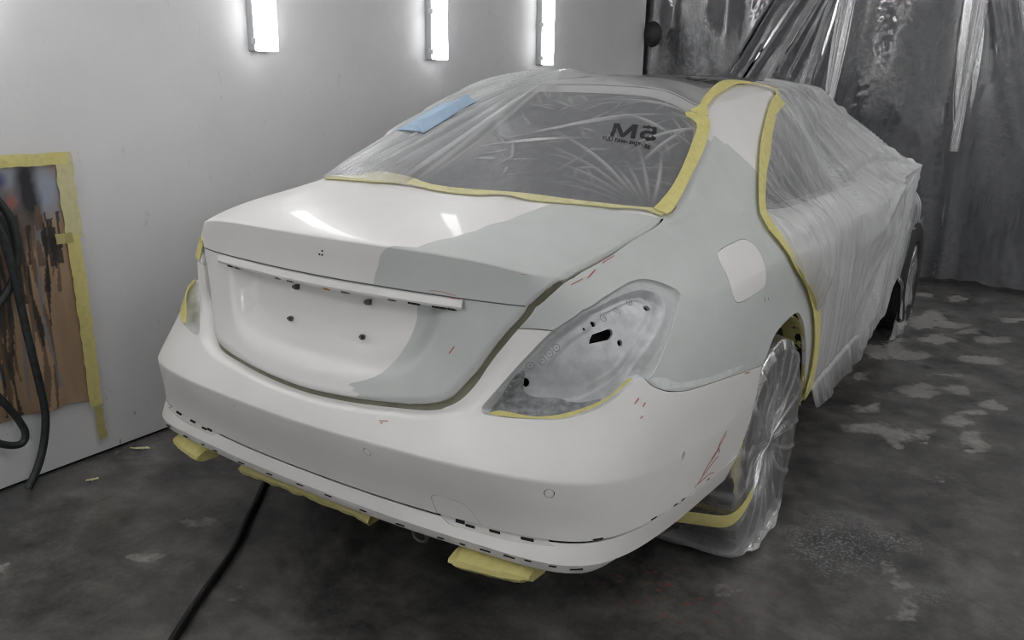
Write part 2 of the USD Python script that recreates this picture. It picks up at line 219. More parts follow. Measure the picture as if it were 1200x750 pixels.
# vertical batten lamps on the walls
def batten(name, label, loc, rz, group):
    t = thing(name, label, 'wall lamp', loc, rz, group)
    L = 1.24
    hs = rbox(0, .050, -.050, .050, .002, L, .006, 8); h = obj('housing', hs, 'lamp_housing', t)
    obj('diffuser', hull_spheres([(x, y, z) for x, r in ((.053, .008), (.078, .010)) for y in (-.047, .047) for z in (.010, L-.006)], .008, 14), 'lamp_light', t)
    for z in (.045, .26, .52, .80, 1.05, 1.20):
        for s in (-1, 1): obj('clip', rbox(.030, .062, s*.053-.007, s*.053+.007, z-.014, z+.014, .004, 8), 'clip_plastic', t)
    return t
LG = 'batten lamps outside the frame'
b0 = batten('wall_lamp', 'lit white batten lamp on the wall, nearest of the three', (XL, 1.285, 1.573), 0, None)
for y, l in ((2.535, 'lit white batten lamp on the wall, middle one of three'), (3.725, 'lit white batten lamp on the wall, farthest, beside the curtain')): copy(b0, 'wall_lamp', (XL, y, 1.573), 0, l, 'wall lamp', None)
for y in (.035, -1.2, -2.45, -3.7): copy(b0, 'wall_lamp', (XL, y, 1.573), 0, 'lit batten lamp outside the frame', 'wall lamp', LG)
for y in (4.9, 3.70, 2.45, 1.2, -.05, -1.3, -2.55): copy(b0, 'wall_lamp', (XR, y, 1.573), 180, 'lit batten lamp outside the frame', 'wall lamp', LG)
# ceiling battens over the standing room behind the viewer
def ceiling_batten(x, y):
    o = thing('ceiling_lamp', 'lit batten lamp on the ceiling, outside the frame', 'ceiling lamp', (x, y, ZC), 0, 'ceiling lamps outside the frame'); return o
c0 = ceiling_batten(-.3, -2.6); obj('housing', rbox(-.62, .62, -.07, .07, -.06, 0, .008, 8), 'lamp_housing', c0); obj('diffuser', rbox(-.60, .60, -.06, .06, -.095, -.055, .015, 8), 'ceiling_light', c0)
for x, y in ((-.3, .35), (2.9, -.6), (2.9, 2.2), (2.9, 4.8)): copy(c0, 'ceiling_lamp', (x, y, ZC), 0, 'lit batten lamp on the ceiling, outside the frame', 'ceiling lamp', 'ceiling lamps outside the frame')
f0 = thing('wall_lamp', 'lit batten lamp on the wall behind the viewer, outside the frame', 'wall lamp', (-.9, YF, 1.25), 90, 'lamps behind the viewer'); obj('housing', rbox(0, .050, -.07, .07, 0, 1.24, .006, 8), 'lamp_housing', f0); obj('diffuser', rbox(.048, .085, -.065, .065, .006, 1.234, .012, 8), 'lamp_light', f0)
for x in (.0, .9, 1.8, 2.9): copy(f0, 'wall_lamp', (x, YF, 1.25), 90, 'lit batten lamp on the wall behind the viewer, outside the frame', 'wall lamp', 'lamps behind the viewer')
# spray-test paper taped to the wall
py, pz = np.arange(-.42, .3405, .004), np.linspace(0, 1, 300)
PY, PT = np.meshgrid(py, pz, indexing='ij'); bot = .222-.28*(PY-.27)*0+(PY-.27)*-.16*0+.012*np.sin(PY*40); bot = np.where(PY > -.6, .205+(.27-PY)*.06+.006*np.sin(PY*34), .2)
PZ = bot+(1.175-bot)*PT; q = np.stack([PY, PZ, 0*PY], -1)
PXx = XL+.006+.006*meshkit.fbm(q*8, 3, 41)+.012*np.exp(-PT*14)*(meshkit.fbm(q*14, 2, 42))
col = np.array([.35, .24, .15])*(.8+.4*meshkit.fbm(q*[30, 5, 1], 4, 43))[..., None]
def lay(c, a): 
    global col
    a = np.clip(a, 0, 1)[..., None]; col = col*(1-a)+np.array(c)*a
nz = meshkit.fbm(q*14, 4, 44)-.5
def blob(cy_, cz_, ry, rz_): return np.clip(1.6-np.hypot((PY-cy_)/ry, (PZ-cz_)/rz_)*1.3+nz*.9, 0, 1)
lay((.20, .21, .24), blob(.15, 1.08, .22, .13)*.8); lay((.30, .33, .40), blob(.25, 1.05, .06, .10)); lay((.30, .32, .38), blob(.12, 1.12, .05, .05)*.8); lay((.02, .02, .025), blob(.185, 1.06, .045, .14)); lay((.03, .03, .035), blob(.10, .92, .09, .13)); lay((.035, .05, .16), blob(.075, 1.10, .045, .04)); lay((.33, .12, .10), blob(.125, 1.02, .02, .03)); lay((.02, .02, .022), blob(-.02, .85, .14, .25)*.85)
r2 = np.random.default_rng(5)
for i in range(52):
    y0 = r2.uniform(-.2, .31); l = r2.uniform(.12, .62)*(1.2 if y0 < .2 else .75); z0 = r2.uniform(.86, 1.0); w = r2.uniform(.003, .011); dk = r2.choice([.015, .03, .2], p=[.5, .3, .2])
    d = np.abs(PY-(y0+.012*np.sin(PZ*9+i)))-w*(1+.4*np.sin(PZ*30+i)); lay((dk, dk*1.02, dk*1.12) if r2.random() > .3 else (.13, .085, .055), (d < 0)*(PZ < z0)*(PZ > z0-l)*.85)
lay((.42, .41, .40), np.clip((PZ-1.135)/.03, 0, 1)*.4)
paper = thing('masking_paper', 'brown paper spattered with dark paint drips, taped to the white wall', 'paper')
obj('sheet', grid_mesh(np.stack([PXx, PY, PZ], -1), flip=False), 'kraft_paper', paper, smooth=True, vals=dict(stain=np.clip(col, 0, 1).reshape(-1, 3)))
def wall_strip(y0, y1, z0, z1, m, seed, x=.016):
    yy, zz = np.meshgrid(np.linspace(y0, y1, max(4, int(abs(y1-y0)/.008))), np.linspace(z0, z1, max(4, int((z1-z0)/.008))), indexing='ij'); p = np.stack([yy, zz, 0*yy], -1)
    n = meshkit.fbm(p*18, 3, seed)-.5; e = (yy-(y0+y1)/2)/(y1-y0); obj('tape_edge', grid_mesh(np.stack([XL+x+.004*n, yy+.010*(meshkit.fbm(p*[0, 25, 1], 3, seed+1)-.5), zz+.008*(meshkit.fbm(p*[25, 0, 1], 3, seed+2)-.5)], -1)), m, paper, smooth=True)
wall_strip(.296, .362, .86, 1.185, 'pale_tape', 51); wall_strip(-.40, .34, 1.142, 1.186, 'yellow_tape', 54, .017); wall_strip(.300, .352, .17, .87, 'yellow_tape', 57, .018); wall_strip(.318, .352, .02, .20, 'soiled_tape', 60, .014); wall_strip(.255, .32, .845, .885, 'soiled_tape', 63, .021)
# hoses
hx = -1.462
ho = [(hx-.03, -.45, 1.15), (hx, -.20, 1.16), (hx, 0.0, 1.12), (hx, .062, 1.03), (hx, .085, .984), (hx, .098, .905), (hx, .092, .83), (hx, .07, .76), (hx, .03, .70), (hx, -.03, .66), (hx+.01, -.16, .70), (hx+.015, -.24, .85), (hx+.02, -.16, 1.0), (hx+.03, -.03, 1.02), (hx+.03, .03, .95), (hx+.03, .053, .826), (hx+.03, .063, .69), (hx+.03, .072, .536), (hx+.025, .086, .383), (hx+.02, .095, .277), (hx+.02, .091, .20), (hx+.02, .065, .095), (hx+.02, .031, .02), (hx+.03, -.013, FL+.016)]
obj('air_hose', tube(ho, .0145, 12, 220), 'hose_rubber', label='black rubber hose looped in front of the drip-stained paper, its end on the floor', cat='hose')
ho2 = [(hx+.01, -.35, .75), (hx+.02, -.2, .56), (hx+.02, -.09, .41), (hx+.02, -.045, .325), (hx+.02, -.016, .27), (hx+.02, .006, .215), (hx+.02, .013, .172), (hx+.02, -.002, .146), (hx+.02, -.04, .15), (hx+.02, -.10, .19), (hx+.02, -.25, .35)]
obj('air_hose', tube(ho2, .0135, 12, 120), 'hose_rubber', label='lower hanging loop of black hose at the left edge of the frame', cat='hose')
cb = [(-1.25, 2.2, FL+.012), (-1.02, 1.3, FL+.012), (-.86, .72, FL+.012), (-.76, .54, FL+.012), (-.665, .42, FL+.012), (-.59, .315, FL+.012), (-.495, .20, FL+.012), (-.41, .07, FL+.012), (-.355, -.03, FL+.012), (-.305, -.115, FL+.012), (-.235, -.225, FL+.012), (-.10, -.42, FL+.012), (.1, -.8, FL+.012)]
obj('power_cable', tube(cb, .0125, 12, 160), 'cable_rubber', label='black cable lying across the floor under the left of the bumper', cat='cable')

# ---- body: a stack of rings from the underside to the roof, each ring from the rear centre round the right side to the front centre
RINGS = [
 # 0 underside edge
 [(0,.125,.334),(.30,.128,.336),(.60,.146,.340),(.80,.196,.343),(.885,.42,.338),(.905,.74,.322),(.905,1.19,.27),(.90,1.62,.25),(.90,2.3,.245),(.90,3.1,.245),(.90,3.75,.25),(.90,4.25,.25),(.88,4.72,.25),(.62,5.03,.25),(0,5.10,.25)],
 # 1 groove above the skirt
 [(0,.097,.398),(.30,.100,.402),(.585,.128,.405),(.797,.180,.414),(.905,.39,.413),(.935,.75,.398),(.937,1.19,.37),(.93,1.62,.35),(.925,2.3,.35),(.925,3.1,.35),(.93,3.75,.36),(.93,4.25,.37),(.90,4.72,.38),(.63,5.05,.38),(0,5.13,.38)],
 # 2 crease of the bumper bulge
 [(0,.040,.578),(.30,.050,.580),(.605,.086,.580),(.812,.190,.566),(.917,.44,.552),(.950,.82,.548),(.948,1.19,.55),(.942,1.62,.55),(.938,2.3,.55),(.938,3.1,.55),(.945,3.75,.56),(.945,4.25,.57),(.91,4.72,.58),(.64,5.06,.58),(0,5.14,.58)],
 # 3 lower edge of the boot lid
 [(0,.085,.665),(.28,.105,.680),(.56,.160,.692),(.785,.270,.708),(.905,.50,.735),(.938,.86,.755),(.935,1.19,.77),(.936,1.62,.775),(.935,2.3,.78),(.935,3.1,.79),(.938,3.75,.79),(.935,4.25,.78),(.88,4.72,.76),(.60,5.03,.74),(0,5.11,.73)],
 # 4 trim strip / shoulder line
 [(0,.165,.952),(.27,.178,.952),(.54,.225,.948),(.722,.325,.938),(.842,.57,.920),(.897,.90,.915),(.912,1.19,.92),(.918,1.62,.925),(.920,2.3,.925),(.918,3.1,.92),(.905,3.75,.90),(.885,4.25,.87),(.80,4.70,.83),(.52,4.95,.80),(0,5.02,.79)],
 # 5 lip of the boot lid / shoulder
 [(0,.162,1.061),(.27,.177,1.059),(.52,.226,1.041),(.655,.306,1.012),(.768,.56,1.002),(.832,.90,1.003),(.850,1.19,1.008),(.858,1.62,1.010),(.860,2.3,1.005),(.860,3.1,.995),(.845,3.75,.975),(.80,4.25,.93),(.70,4.66,.87),(.45,4.86,.84),(0,4.93,.83)],
 # 6 foot of the rear window / sill of the side windows
 [(0,.68,1.125),(.27,.692,1.124),(.50,.745,1.118),(.685,.835,1.100),(.735,.98,1.095),(.775,1.19,1.085),(.800,1.40,1.065),(.820,1.62,1.045),(.830,2.3,1.035),(.830,3.1,1.025),(.800,3.75,1.01),(.70,3.98,1.01),(.55,4.05,1.02),(.30,4.10,1.03),(0,4.12,1.035)],
 # 7 edge of the roof
 [(0,1.56,1.452),(.20,1.555,1.448),(.40,1.53,1.425),(.505,1.51,1.385),(.535,1.62,1.392),(.553,1.76,1.404),(.568,1.92,1.422),(.578,2.08,1.432),(.585,2.4,1.438),(.575,2.80,1.43),(.545,3.12,1.395),(.50,3.22,1.395),(.40,3.28,1.41),(.20,3.33,1.425),(0,3.35,1.43)],
 # 8 crown of the roof
 [(0,1.78,1.480),(.02,1.80,1.481),(.05,1.84,1.483),(.07,1.90,1.485),(.08,1.98,1.487),(.09,2.06,1.489),(.09,2.14,1.490),(.09,2.22,1.491),(.09,2.4,1.491),(.08,2.6,1.489),(.07,2.75,1.486),(.06,2.82,1.484),(.05,2.88,1.482),(.02,2.92,1.480),(0,2.94,1.479)],
]
RINGS.append([(0.0,y,z+.0005) for x,y,z in RINGS[8]]) # 9 centre line of the roof
RINGS=np.array(RINGS,float)
_k=np.array([1,1,1,.8,.45,.25]+[0]*9)
RINGS[0,:,1]-=.030*_k; RINGS[0,:,2]+=.020*_k; RINGS[0,3:6,0]+=[.008,.012,.010]; RINGS[1,:,1]+=.008*_k; RINGS[1,:,2]-=.006*_k
for _r in range(0,6): RINGS[_r,10,0]-=.012; RINGS[_r,11,0]-=.040; RINGS[_r,12,0]-=.05
NR=len(RINGS)
_ch=np.linalg.norm(np.diff(RINGS[1:6],axis=1),axis=2).mean(0)
KN=np.r_[0,np.cumsum(_ch)]; UMAX=KN[-1]
# sharpness of each ring: at the rear face (u small), and along the side
SHARP_REAR=np.array([0,.85,.78,.25,.15,.80,.90,.55,0,0]); SHARP_SIDE=np.array([0,.75,.62,0,.35,.25,.55,.55,0,0])
_sp=[]
for r in RINGS:
    _sp.append((CubicSpline(KN,r[:,0],bc_type=((2,0.),(2,0.))),CubicSpline(KN,r[:,1],bc_type=((1,0.),(1,0.))),CubicSpline(KN,r[:,2],bc_type=((1,0.),(1,0.)))))
def ring(j,u):
    a=np.abs(u); return np.stack([np.sign(u)*_sp[j][0](a),_sp[j][1](a),_sp[j][2](a)],-1)
def S(u,v):
    """body point at ring coordinate v (0..9) and girth u (negative: left side)"""
    u,v=np.broadcast_arrays(np.asarray(u,float),np.asarray(v,float)); sh=u.shape; u=u.ravel(); v=np.clip(v.ravel(),0,NR-1)
    Q=np.stack([ring(j,u) for j in range(NR)])             # NR,n,3
    L=np.maximum(np.linalg.norm(np.diff(Q,axis=0),axis=2),1e-4)  # chords
    sl=np.diff(Q,axis=0)/L[...,None]
    k=np.clip((np.abs(u)-KN[2])/(KN[4]-KN[2]),0,1); k=k*k*(3-2*k)
    j=np.minimum(v.astype(int),NR-2); f=(v-j)[:,None]; n=np.arange(len(u))
    def slope(i,side):   # tangent at ring i as seen from its upper (+1) or lower (-1) segment
        lo=np.clip(i-1,0,NR-2); hi=np.clip(i,0,NR-2)
        a,b=sl[lo,n],sl[hi,n]; la,lb=L[lo,n][:,None],L[hi,n][:,None]
        m=(a*lb+b*la)/(la+lb)
        s=(SHARP_REAR[i]*(1-k)+SHARP_SIDE[i]*k)[:,None]
        return m*(1-s)+(b if side>0 else a)*s
    l=L[j,n][:,None]; t0=slope(j,1)*l; t1=slope(j+1,-1)*l
    h00=2*f**3-3*f**2+1; h10=f**3-2*f**2+f; h01=-2*f**3+3*f**2; h11=f**3-f**2
    P=h00*Q[j,n]+h10*t0+h01*Q[j+1,n]+h11*t1
    return P.reshape(sh+(3,))
def NRM(u,v,e=1e-3):
    du=S(u+e,v)-S(u-e,v); dv=S(u,np.clip(v+e,0,NR-1))-S(u,np.clip(v-e,0,NR-1))
    n=np.cross(du,dv); return n/np.maximum(np.linalg.norm(n,axis=-1,keepdims=True),1e-12)

# ------------------------------------------------------------------ panels: regions of the body surface cut along their real seams
VS = .22                                             # metres per unit of v, for distances measured on the (u, v) sheet
def uv(s): return np.array([[float(a) for a in p.split(',')] for p in s.split()]) if isinstance(s, str) else np.asarray(s, float)
TR = dict(
 LID="-0.064,2.935 0.084,2.945 0.209,2.943 0.325,2.985 0.398,3.018 0.430,3.046 0.456,3.088 0.476,3.151 0.491,3.220 0.509,3.308 0.526,3.396 0.544,3.519 0.586,3.757 0.628,3.950 0.693,4.430 0.735,4.678 0.788,4.955 0.862,5.138 0.911,5.345 0.851,5.676 0.786,5.978",
 GAP="-0.059,2.827 0.086,2.835 0.212,2.847 0.327,2.893 0.408,2.948 0.443,3.008 0.471,3.059 0.497,3.137 0.523,3.268 0.539,3.378 0.558,3.497 0.582,3.636 0.611,3.793 0.650,3.970 0.696,4.286 0.747,4.619 0.822,4.996 0.885,5.128 0.930,5.309 0.881,5.641 0.800,5.959",
 BTOP="0.610,3.789 0.648,3.793 0.688,3.784",
 LAMPL="0.688,3.784 0.653,3.639 0.604,3.381 0.573,3.194 0.550,3.061",
 LAMPB="0.550,3.061 0.549,3.021 0.555,2.985 0.572,2.967 0.610,2.953 0.651,2.949 0.690,2.948 0.720,2.959 0.749,3.003 0.780,3.040 0.810,3.089 0.839,3.151 0.871,3.227 0.898,3.281",
 LAMPR="0.898,3.281 0.915,3.243 0.934,3.273 0.969,3.451 1.013,3.708 1.051,3.928 1.087,4.157 1.088,4.298 1.074,4.449 1.048,4.609 1.022,4.723 0.997,4.763 0.958,4.720 0.905,4.558 0.846,4.339 0.778,4.029 0.730,3.893 0.688,3.784",
 LAMPIN="0.691,3.748 0.731,3.859 0.787,3.998 0.868,4.306 0.935,4.480 0.973,4.512 1.005,4.447 1.022,4.267 1.020,4.034 1.006,3.892 0.976,3.734 0.937,3.588 0.893,3.424 0.867,3.306 0.830,3.215 0.785,3.143 0.749,3.092 0.697,3.076 0.629,3.077 0.576,3.086 0.594,3.239 0.637,3.497",
 SEAM="0.898,3.281 0.912,3.233 0.928,3.167 0.961,3.073 1.006,2.982 1.053,2.908 1.100,2.859 1.252,2.737 1.419,2.587 1.626,2.393",
 ARCH="1.555,0.088 1.543,1.078 1.570,1.466 1.581,2.087 1.617,2.393 1.652,2.480 1.713,2.638 1.779,2.708 1.859,2.733 1.946,2.743 2.009,2.713 2.071,2.564 2.122,2.335 2.182,1.947 2.244,1.412 2.359,0.590",
 DOOR="2.340,7.007 2.067,6.884 1.842,6.730 1.734,6.550 1.688,6.342 1.675,6.169 1.694,6.025 1.811,5.449 1.873,4.972 1.896,4.244 2.019,3.451 2.150,2.879 2.240,2.439 2.309,1.830 2.339,1.190 2.451,0.087",
 FLAP="1.388,4.936 1.439,5.013 1.523,5.031 1.627,5.020 1.669,4.882 1.693,4.593 1.684,4.291 1.661,3.960 1.637,3.735 1.581,3.682 1.483,3.676 1.386,3.700 1.360,3.761 1.347,3.941 1.360,4.272 1.369,4.586 1.376,4.819",
 RECESS="-0.492,3.847 -0.457,3.557 -0.408,3.367 -0.351,3.226 -0.278,3.141 -0.201,3.115 -0.102,3.113 0.039,3.122 0.199,3.127 0.260,3.142 0.300,3.174 0.337,3.236 0.367,3.319 0.392,3.462 0.413,3.622 0.426,3.762 0.435,3.890",
 PRIM_LID="0.458,6.003 0.440,5.922 0.435,5.798 0.428,5.689 0.432,5.552 0.415,5.481 0.408,5.422 0.410,5.325 0.395,5.268 0.383,5.190 0.360,5.143 0.343,5.079 0.333,5.026 0.300,5.017 0.268,5.009 0.252,4.965 0.235,4.844 0.223,4.687 0.219,4.519 0.209,4.345 0.202,4.173 0.199,4.003 0.239,3.949 0.250,3.885 0.305,3.849 0.310,3.747 0.309,3.688 0.306,3.620 0.301,3.550 0.293,3.472 0.287,3.401 0.273,3.318 0.256,3.241 0.234,3.186 0.202,3.142 0.162,3.102 0.157,3.085 0.179,3.063 0.169,3.040 0.198,3.017 0.188,2.993 0.208,2.920",
 PRIM_Q="0.900,6.574 0.913,6.644 0.963,6.611 1.001,6.660 1.078,6.613 1.182,6.554 1.218,6.559 1.297,6.509 1.394,6.453 1.464,6.407 1.535,6.368 1.610,6.317 1.691,6.266",
 TOW="0.412,1.053 0.405,1.281 0.407,1.325 0.418,1.369 0.448,1.381 0.477,1.362 0.495,1.346 0.507,1.303 0.522,1.184 0.541,1.012",
 SLOT="0.423,1.009 0.463,1.011 0.502,1.013 0.557,1.016 0.609,1.014 0.664,1.023 0.697,1.012 0.724,0.803 0.694,0.776 0.637,0.684 0.571,0.637 0.507,0.652 0.466,0.638 0.442,0.692",
 TAPE_BASE="-0.591,6.034 -0.445,6.050 -0.383,6.089 -0.289,6.088 -0.196,6.078 -0.106,6.051 -0.021,6.033 0.066,6.030 0.162,6.033 0.258,6.037 0.399,6.030 0.528,6.020 0.629,6.023 0.713,6.030 0.748,6.030 0.787,5.994 0.787,5.947 0.719,6.002 0.637,5.988 0.541,5.977 0.427,5.962 0.279,6.000 0.183,5.996 0.098,5.968 -0.008,5.984 -0.149,6.009 -0.307,6.012 -0.478,6.003 -0.653,6.001",
 TAPE_C_L="0.741,6.022 0.769,6.198 0.779,6.450 0.784,6.612 0.789,6.731 0.771,6.777 0.696,6.799 0.681,6.836 0.706,6.839 0.732,6.899 0.836,7.082 1.065,7.218 1.463,7.353",
 TAPE_C_R="0.804,5.968 0.825,6.113 0.845,6.333 0.880,6.525 0.901,6.686 0.906,6.772 0.870,6.858 0.865,6.937 0.927,7.006 1.096,7.071 1.357,7.153 1.658,7.236",
 TAPE_D_L="1.937,6.821 1.770,6.688 1.690,6.575 1.654,6.483 1.635,6.316 1.635,6.169 1.650,6.025 1.718,5.701 1.811,5.271 1.868,4.432 1.901,3.869 2.026,3.278 2.132,2.771 2.181,2.556 2.261,1.960 2.287,1.522 2.289,1.229 2.279,0.997 2.353,0.303",
 TAPE_D_R="2.386,0.955 2.372,1.318 2.365,1.629 2.298,2.357 2.238,2.754 2.132,3.128 2.023,3.625 1.938,4.236 1.915,4.834 1.863,5.370 1.752,5.948 1.740,6.084 1.757,6.286 1.817,6.394 1.865,6.509 1.966,6.639 2.176,6.755",
 TAPE_L1="-0.710,2.990 -0.626,3.031 -0.558,3.046 -0.587,3.171 -0.658,3.265",
 TAPE_L2="-0.661,4.291 -0.755,3.850 -0.683,3.810 -0.641,3.831 -0.644,3.964",
 SENS="-0.258,1.830 0.234,1.817 0.695,1.823",
 SIDEHOLE="1.097,1.985",
 STAR="0.005,4.539 0.017,4.636 0.015,4.536",
 BOLT="-0.158,3.816 0.137,3.812 -0.146,3.526 0.146,3.513",
 HOLE="0.799,3.868 0.988,4.114 0.867,3.656 0.768,3.807 0.625,3.296",
 SPOT="0.951,4.342 0.895,4.131 0.837,3.945 0.692,3.618 0.676,3.562 0.661,3.495 0.637,3.453",
 SLOTH="0.774,3.650 0.778,3.701 0.789,3.758 0.844,3.825 0.853,3.807 0.852,3.753 0.838,3.697",
 HANDLE="2.245,4.310 3.239,4.342",
 VENT="0.477,0.941 0.505,0.867 0.571,0.926 0.653,0.927",
 RED="0.380,4.052 0.417,3.995 0.441,3.987 0.418,4.134 0.280,2.541 0.927,5.241 0.894,5.089 0.824,6.015 1.304,1.678 1.344,1.814 1.319,1.300 0.885,2.939 0.916,2.916 0.891,3.105 1.457,2.555 0.680,4.968 0.807,5.316 1.524,5.778",
)
TR = {k: uv(v) for k, v in TR.items()}
def smooth(p, step=.008, closed=False):
    p = np.asarray(p, float)*[1, VS]; q = np.vstack([p, p[:1]]) if closed else p
    n = max(4, int(np.linalg.norm(np.diff(q, axis=0), axis=1).sum()/step)); return spline(p, n, closed)/[1, VS]
MIR = np.array([-1., 1.])
def poly(*parts):
    g = Polygon(np.vstack([np.asarray(p, float) for p in parts])); return g if g.is_valid else g.buffer(0)
def mirror(g): return affinity.scale(g, -1, 1, origin=(0, 0))
def grow(g, d): return affinity.scale(affinity.scale(g, 1, VS, origin=(0, 0)).buffer(d, join_style='mitre', mitre_limit=2), 1, 1/VS, origin=(0, 0))
def sdist(g, P):
    """signed distance (inside positive) in metres on the sheet"""
    G = affinity.scale(g, 1, VS, origin=(0, 0)); pts = shapely.points(np.asarray(P)*[1, VS]); shapely.prepare(G)
    d = shapely.distance(G.boundary, pts); return np.where(shapely.contains(G, pts), d, -d)
def cut(g, du, dv):
    """triangulates a region of the sheet on a grid of du x dv"""
    V, Fc, key = [], [], {}
    def vid(p):
        k = (round(p[0]*1e6), round(p[1]*1e6))
        if k not in key: key[k] = len(V); V.append(p)
        return key[k]
    for part in getattr(g, 'geoms', [g]):
        if part.area < 1e-9: continue
        a, b, c, d = part.bounds; xs = np.arange(math.floor(a/du), math.ceil(c/du)+1)*du; ys = np.arange(math.floor(b/dv), math.ceil(d/dv)+1)*dv
        X, Y = np.meshgrid(xs[:-1], ys[:-1], indexing='ij'); bx = shapely.box(X.ravel(), Y.ravel(), X.ravel()+du, Y.ravel()+dv); shapely.prepare(part)
        ins = shapely.contains(part, bx); crs = shapely.intersects(part, bx) & ~ins
        I, J = np.meshgrid(np.arange(len(xs)-1), np.arange(len(ys)-1), indexing='ij'); I, J = I.ravel(), J.ravel()
        for i, j in zip(I[ins], J[ins]):
            q = [vid((xs[i], ys[j])), vid((xs[i+1], ys[j])), vid((xs[i+1], ys[j+1])), vid((xs[i], ys[j+1]))]; Fc += [(q[0], q[1], q[2]), (q[0], q[2], q[3])]
        pieces = shapely.intersection(part, bx[crs])
        for h in shapely.get_parts(shapely.constrained_delaunay_triangles(pieces)):
            for t in getattr(h, 'geoms', [h]):
                if t.geom_type != 'Polygon' or t.area < 1e-12: continue
                c3 = np.asarray(t.exterior.coords)[:3]
                if (c3[1, 0]-c3[0, 0])*(c3[2, 1]-c3[0, 1])-(c3[2, 0]-c3[0, 0])*(c3[1, 1]-c3[0, 1]) < 0: c3 = c3[::-1]
                f = tuple(vid(tuple(p)) for p in c3)
                if len(set(f)) == 3: Fc.append(f)
    return np.array(V), np.array(Fc)
def panel(g, du=.012, dv=.05, off=0., disp=None, rim=.012, back=False):
    """mesh of a region of the body, pushed out by off + disp(uv) along the surface normal, its edges folded in by rim"""
    P, f = cut(g, du, dv); X = S(P[:, 0], P[:, 1]); N = NRM(P[:, 0], P[:, 1])
    h = off+(disp(P) if disp is not None else 0.); X = X+N*np.broadcast_to(h, len(X))[:, None]
    e = np.vstack([f[:, [0, 1]], f[:, [1, 2]], f[:, [2, 0]]]); es = np.sort(e, 1); _, inv, cnt = np.unique(es, axis=0, return_inverse=True, return_counts=True)
    eb = e[cnt[inv.ravel()] == 1]
    if rim and len(eb):
        ids = np.unique(eb); mp = {a: len(X)+i for i, a in enumerate(ids)}; X = np.vstack([X, X[ids]-N[ids]*rim])
        a, b = eb[:, 0], eb[:, 1]; a2 = np.array([mp[i] for i in a]); b2 = np.array([mp[i] for i in b])
        f = np.vstack([f, np.stack([b, a, a2], 1), np.stack([b, a2, b2], 1)])
    m = trimesh.Trimesh(X, f, process=False); m.metadata['P'] = P; return m
def on(u, v, off=0.):
    return S(u, v)+NRM(u, v)*off
def disc_uv(c, r, n=20, sx=1.):
    """a round outline of radius r metres about the sheet point c"""
    p = S(*c); e = 1e-3; gu = np.linalg.norm(S(c[0]+e, c[1])-p)/e; gv = np.linalg.norm(S(c[0], c[1]+e)-p)/e; a = np.arange(n)*2*np.pi/n
    return np.stack([c[0]+r*sx*np.cos(a)/gu, c[1]+r*np.sin(a)/gv], 1)
def frame(u, v):
    p = S(u, v); n = NRM(u, v); tu = S(u+1e-3, v)-p; tu /= np.linalg.norm(tu); return p, tu, np.cross(n, tu), n
def place(mesh, u, v, off=0.):
    p, a, b, n = frame(u, v); m = mesh.copy(); M = np.eye(4); M[:3, 0], M[:3, 1], M[:3, 2], M[:3, 3] = a, b, n, p+n*off; m.apply_transform(M); return m

# ------------------------------------------------------------------ the car
car = thing('car', 'white saloon car stripped for respraying, patches of grey primer on its right rear', 'car')
LID, GAP, BTOP = smooth(TR['LID']), smooth(TR['GAP']), TR['BTOP']
LID = np.vstack([[0., 2.945], LID[LID[:, 0] > .02]]); GAP = np.vstack([[0., 2.83], GAP[GAP[:, 0] > .02]])
LIDTOP = np.array([[.70, 6.015], [.55, 6.02], [.3, 6.02], [0, 6.02]])
lid_half = poly(LID, LIDTOP); lid_poly = lid_half.union(mirror(lid_half)).buffer(1e-6)
LL, LB, LR, LI = smooth(TR['LAMPL'], .01), smooth(TR['LAMPB']), smooth(TR['LAMPR']), smooth(TR['LAMPIN'], closed=True)
SEAM, ARCH, DOOR = smooth(TR['SEAM']), smooth(TR['ARCH'][1:]), smooth(TR['DOOR'])+[.018, 0]; DOOR[:, 0] += .07*sm((DOOR[:, 1]-6.5)/.3)*sm((7.02-DOOR[:, 1])/.05)
lamp = poly(LL, LB[1:], LR[1:]); lamp_in = poly(LI)
arch = poly([[1.53, -.6]], [[1.535, .1]], ARCH, [[2.30, .05]], [[2.34, -.6]])
up = TR['BTOP'][0]; gl = GAP[GAP[:, 1] < up[1]]; gu = GAP[GAP[:, 1] >= up[1]]
flap = poly(smooth(TR['FLAP'], closed=True))
# bumper
sens = [(.24, 1.825), (.70, 1.82), (-.24, 1.825), (-.70, 1.82)]
bh = poly([[0, 1.02], [1.0, 1.02], [1.62, 1.02], [1.75, 1.5], [1.75, 2.2]], SEAM[::-1], LB[::-1], LL[::-1], BTOP[::-1], gl[::-1])
bh = grow(bh.difference(arch), -.0012)
bump = bh.union(mirror(bh)).union(sbox(-.004, 1.025, .004, 2.825))
tow = poly(smooth(TR['TOW'][:-1], .01), TR['TOW'][-1:], [[.54, .99], [.41, .99]])
tow = tow.intersection(sbox(0, 1.025, 2, 3)); bump_cut = bump.difference(tow.buffer(0))
for c in sens: bump_cut = bump_cut.difference(Polygon(disc_uv(c, .0128)))
for s in (1, -1): bump_cut = bump_cut.difference(Polygon(disc_uv((s*TR['SIDEHOLE'][0, 0], TR['SIDEHOLE'][0, 1]), .011, sx=.6)))
opening = poly(GAP, [[0, 6]]); opening = opening.union(mirror(opening))
def bump_disp(P):
    d = -sdist(opening, P); roll = -.020*(1-sm(d/.045))*sm((3.62-P[:, 1])/.35)      # the edge rolls in under the boot lid
    return roll
bumper = obj('rear_bumper', panel(bump_cut, .011, .04, disp=bump_disp, rim=.014), 'white_primed', car)
obj('tow_eye_cover', panel(grow(tow, -.0018), .012, .05, rim=.002), 'white_primed', bumper)
obj('seam_backing', panel(sbox(-1.58, .94, 1.58, 1.05), .02, .06, off=-.007, rim=0), 'black_void', bumper)
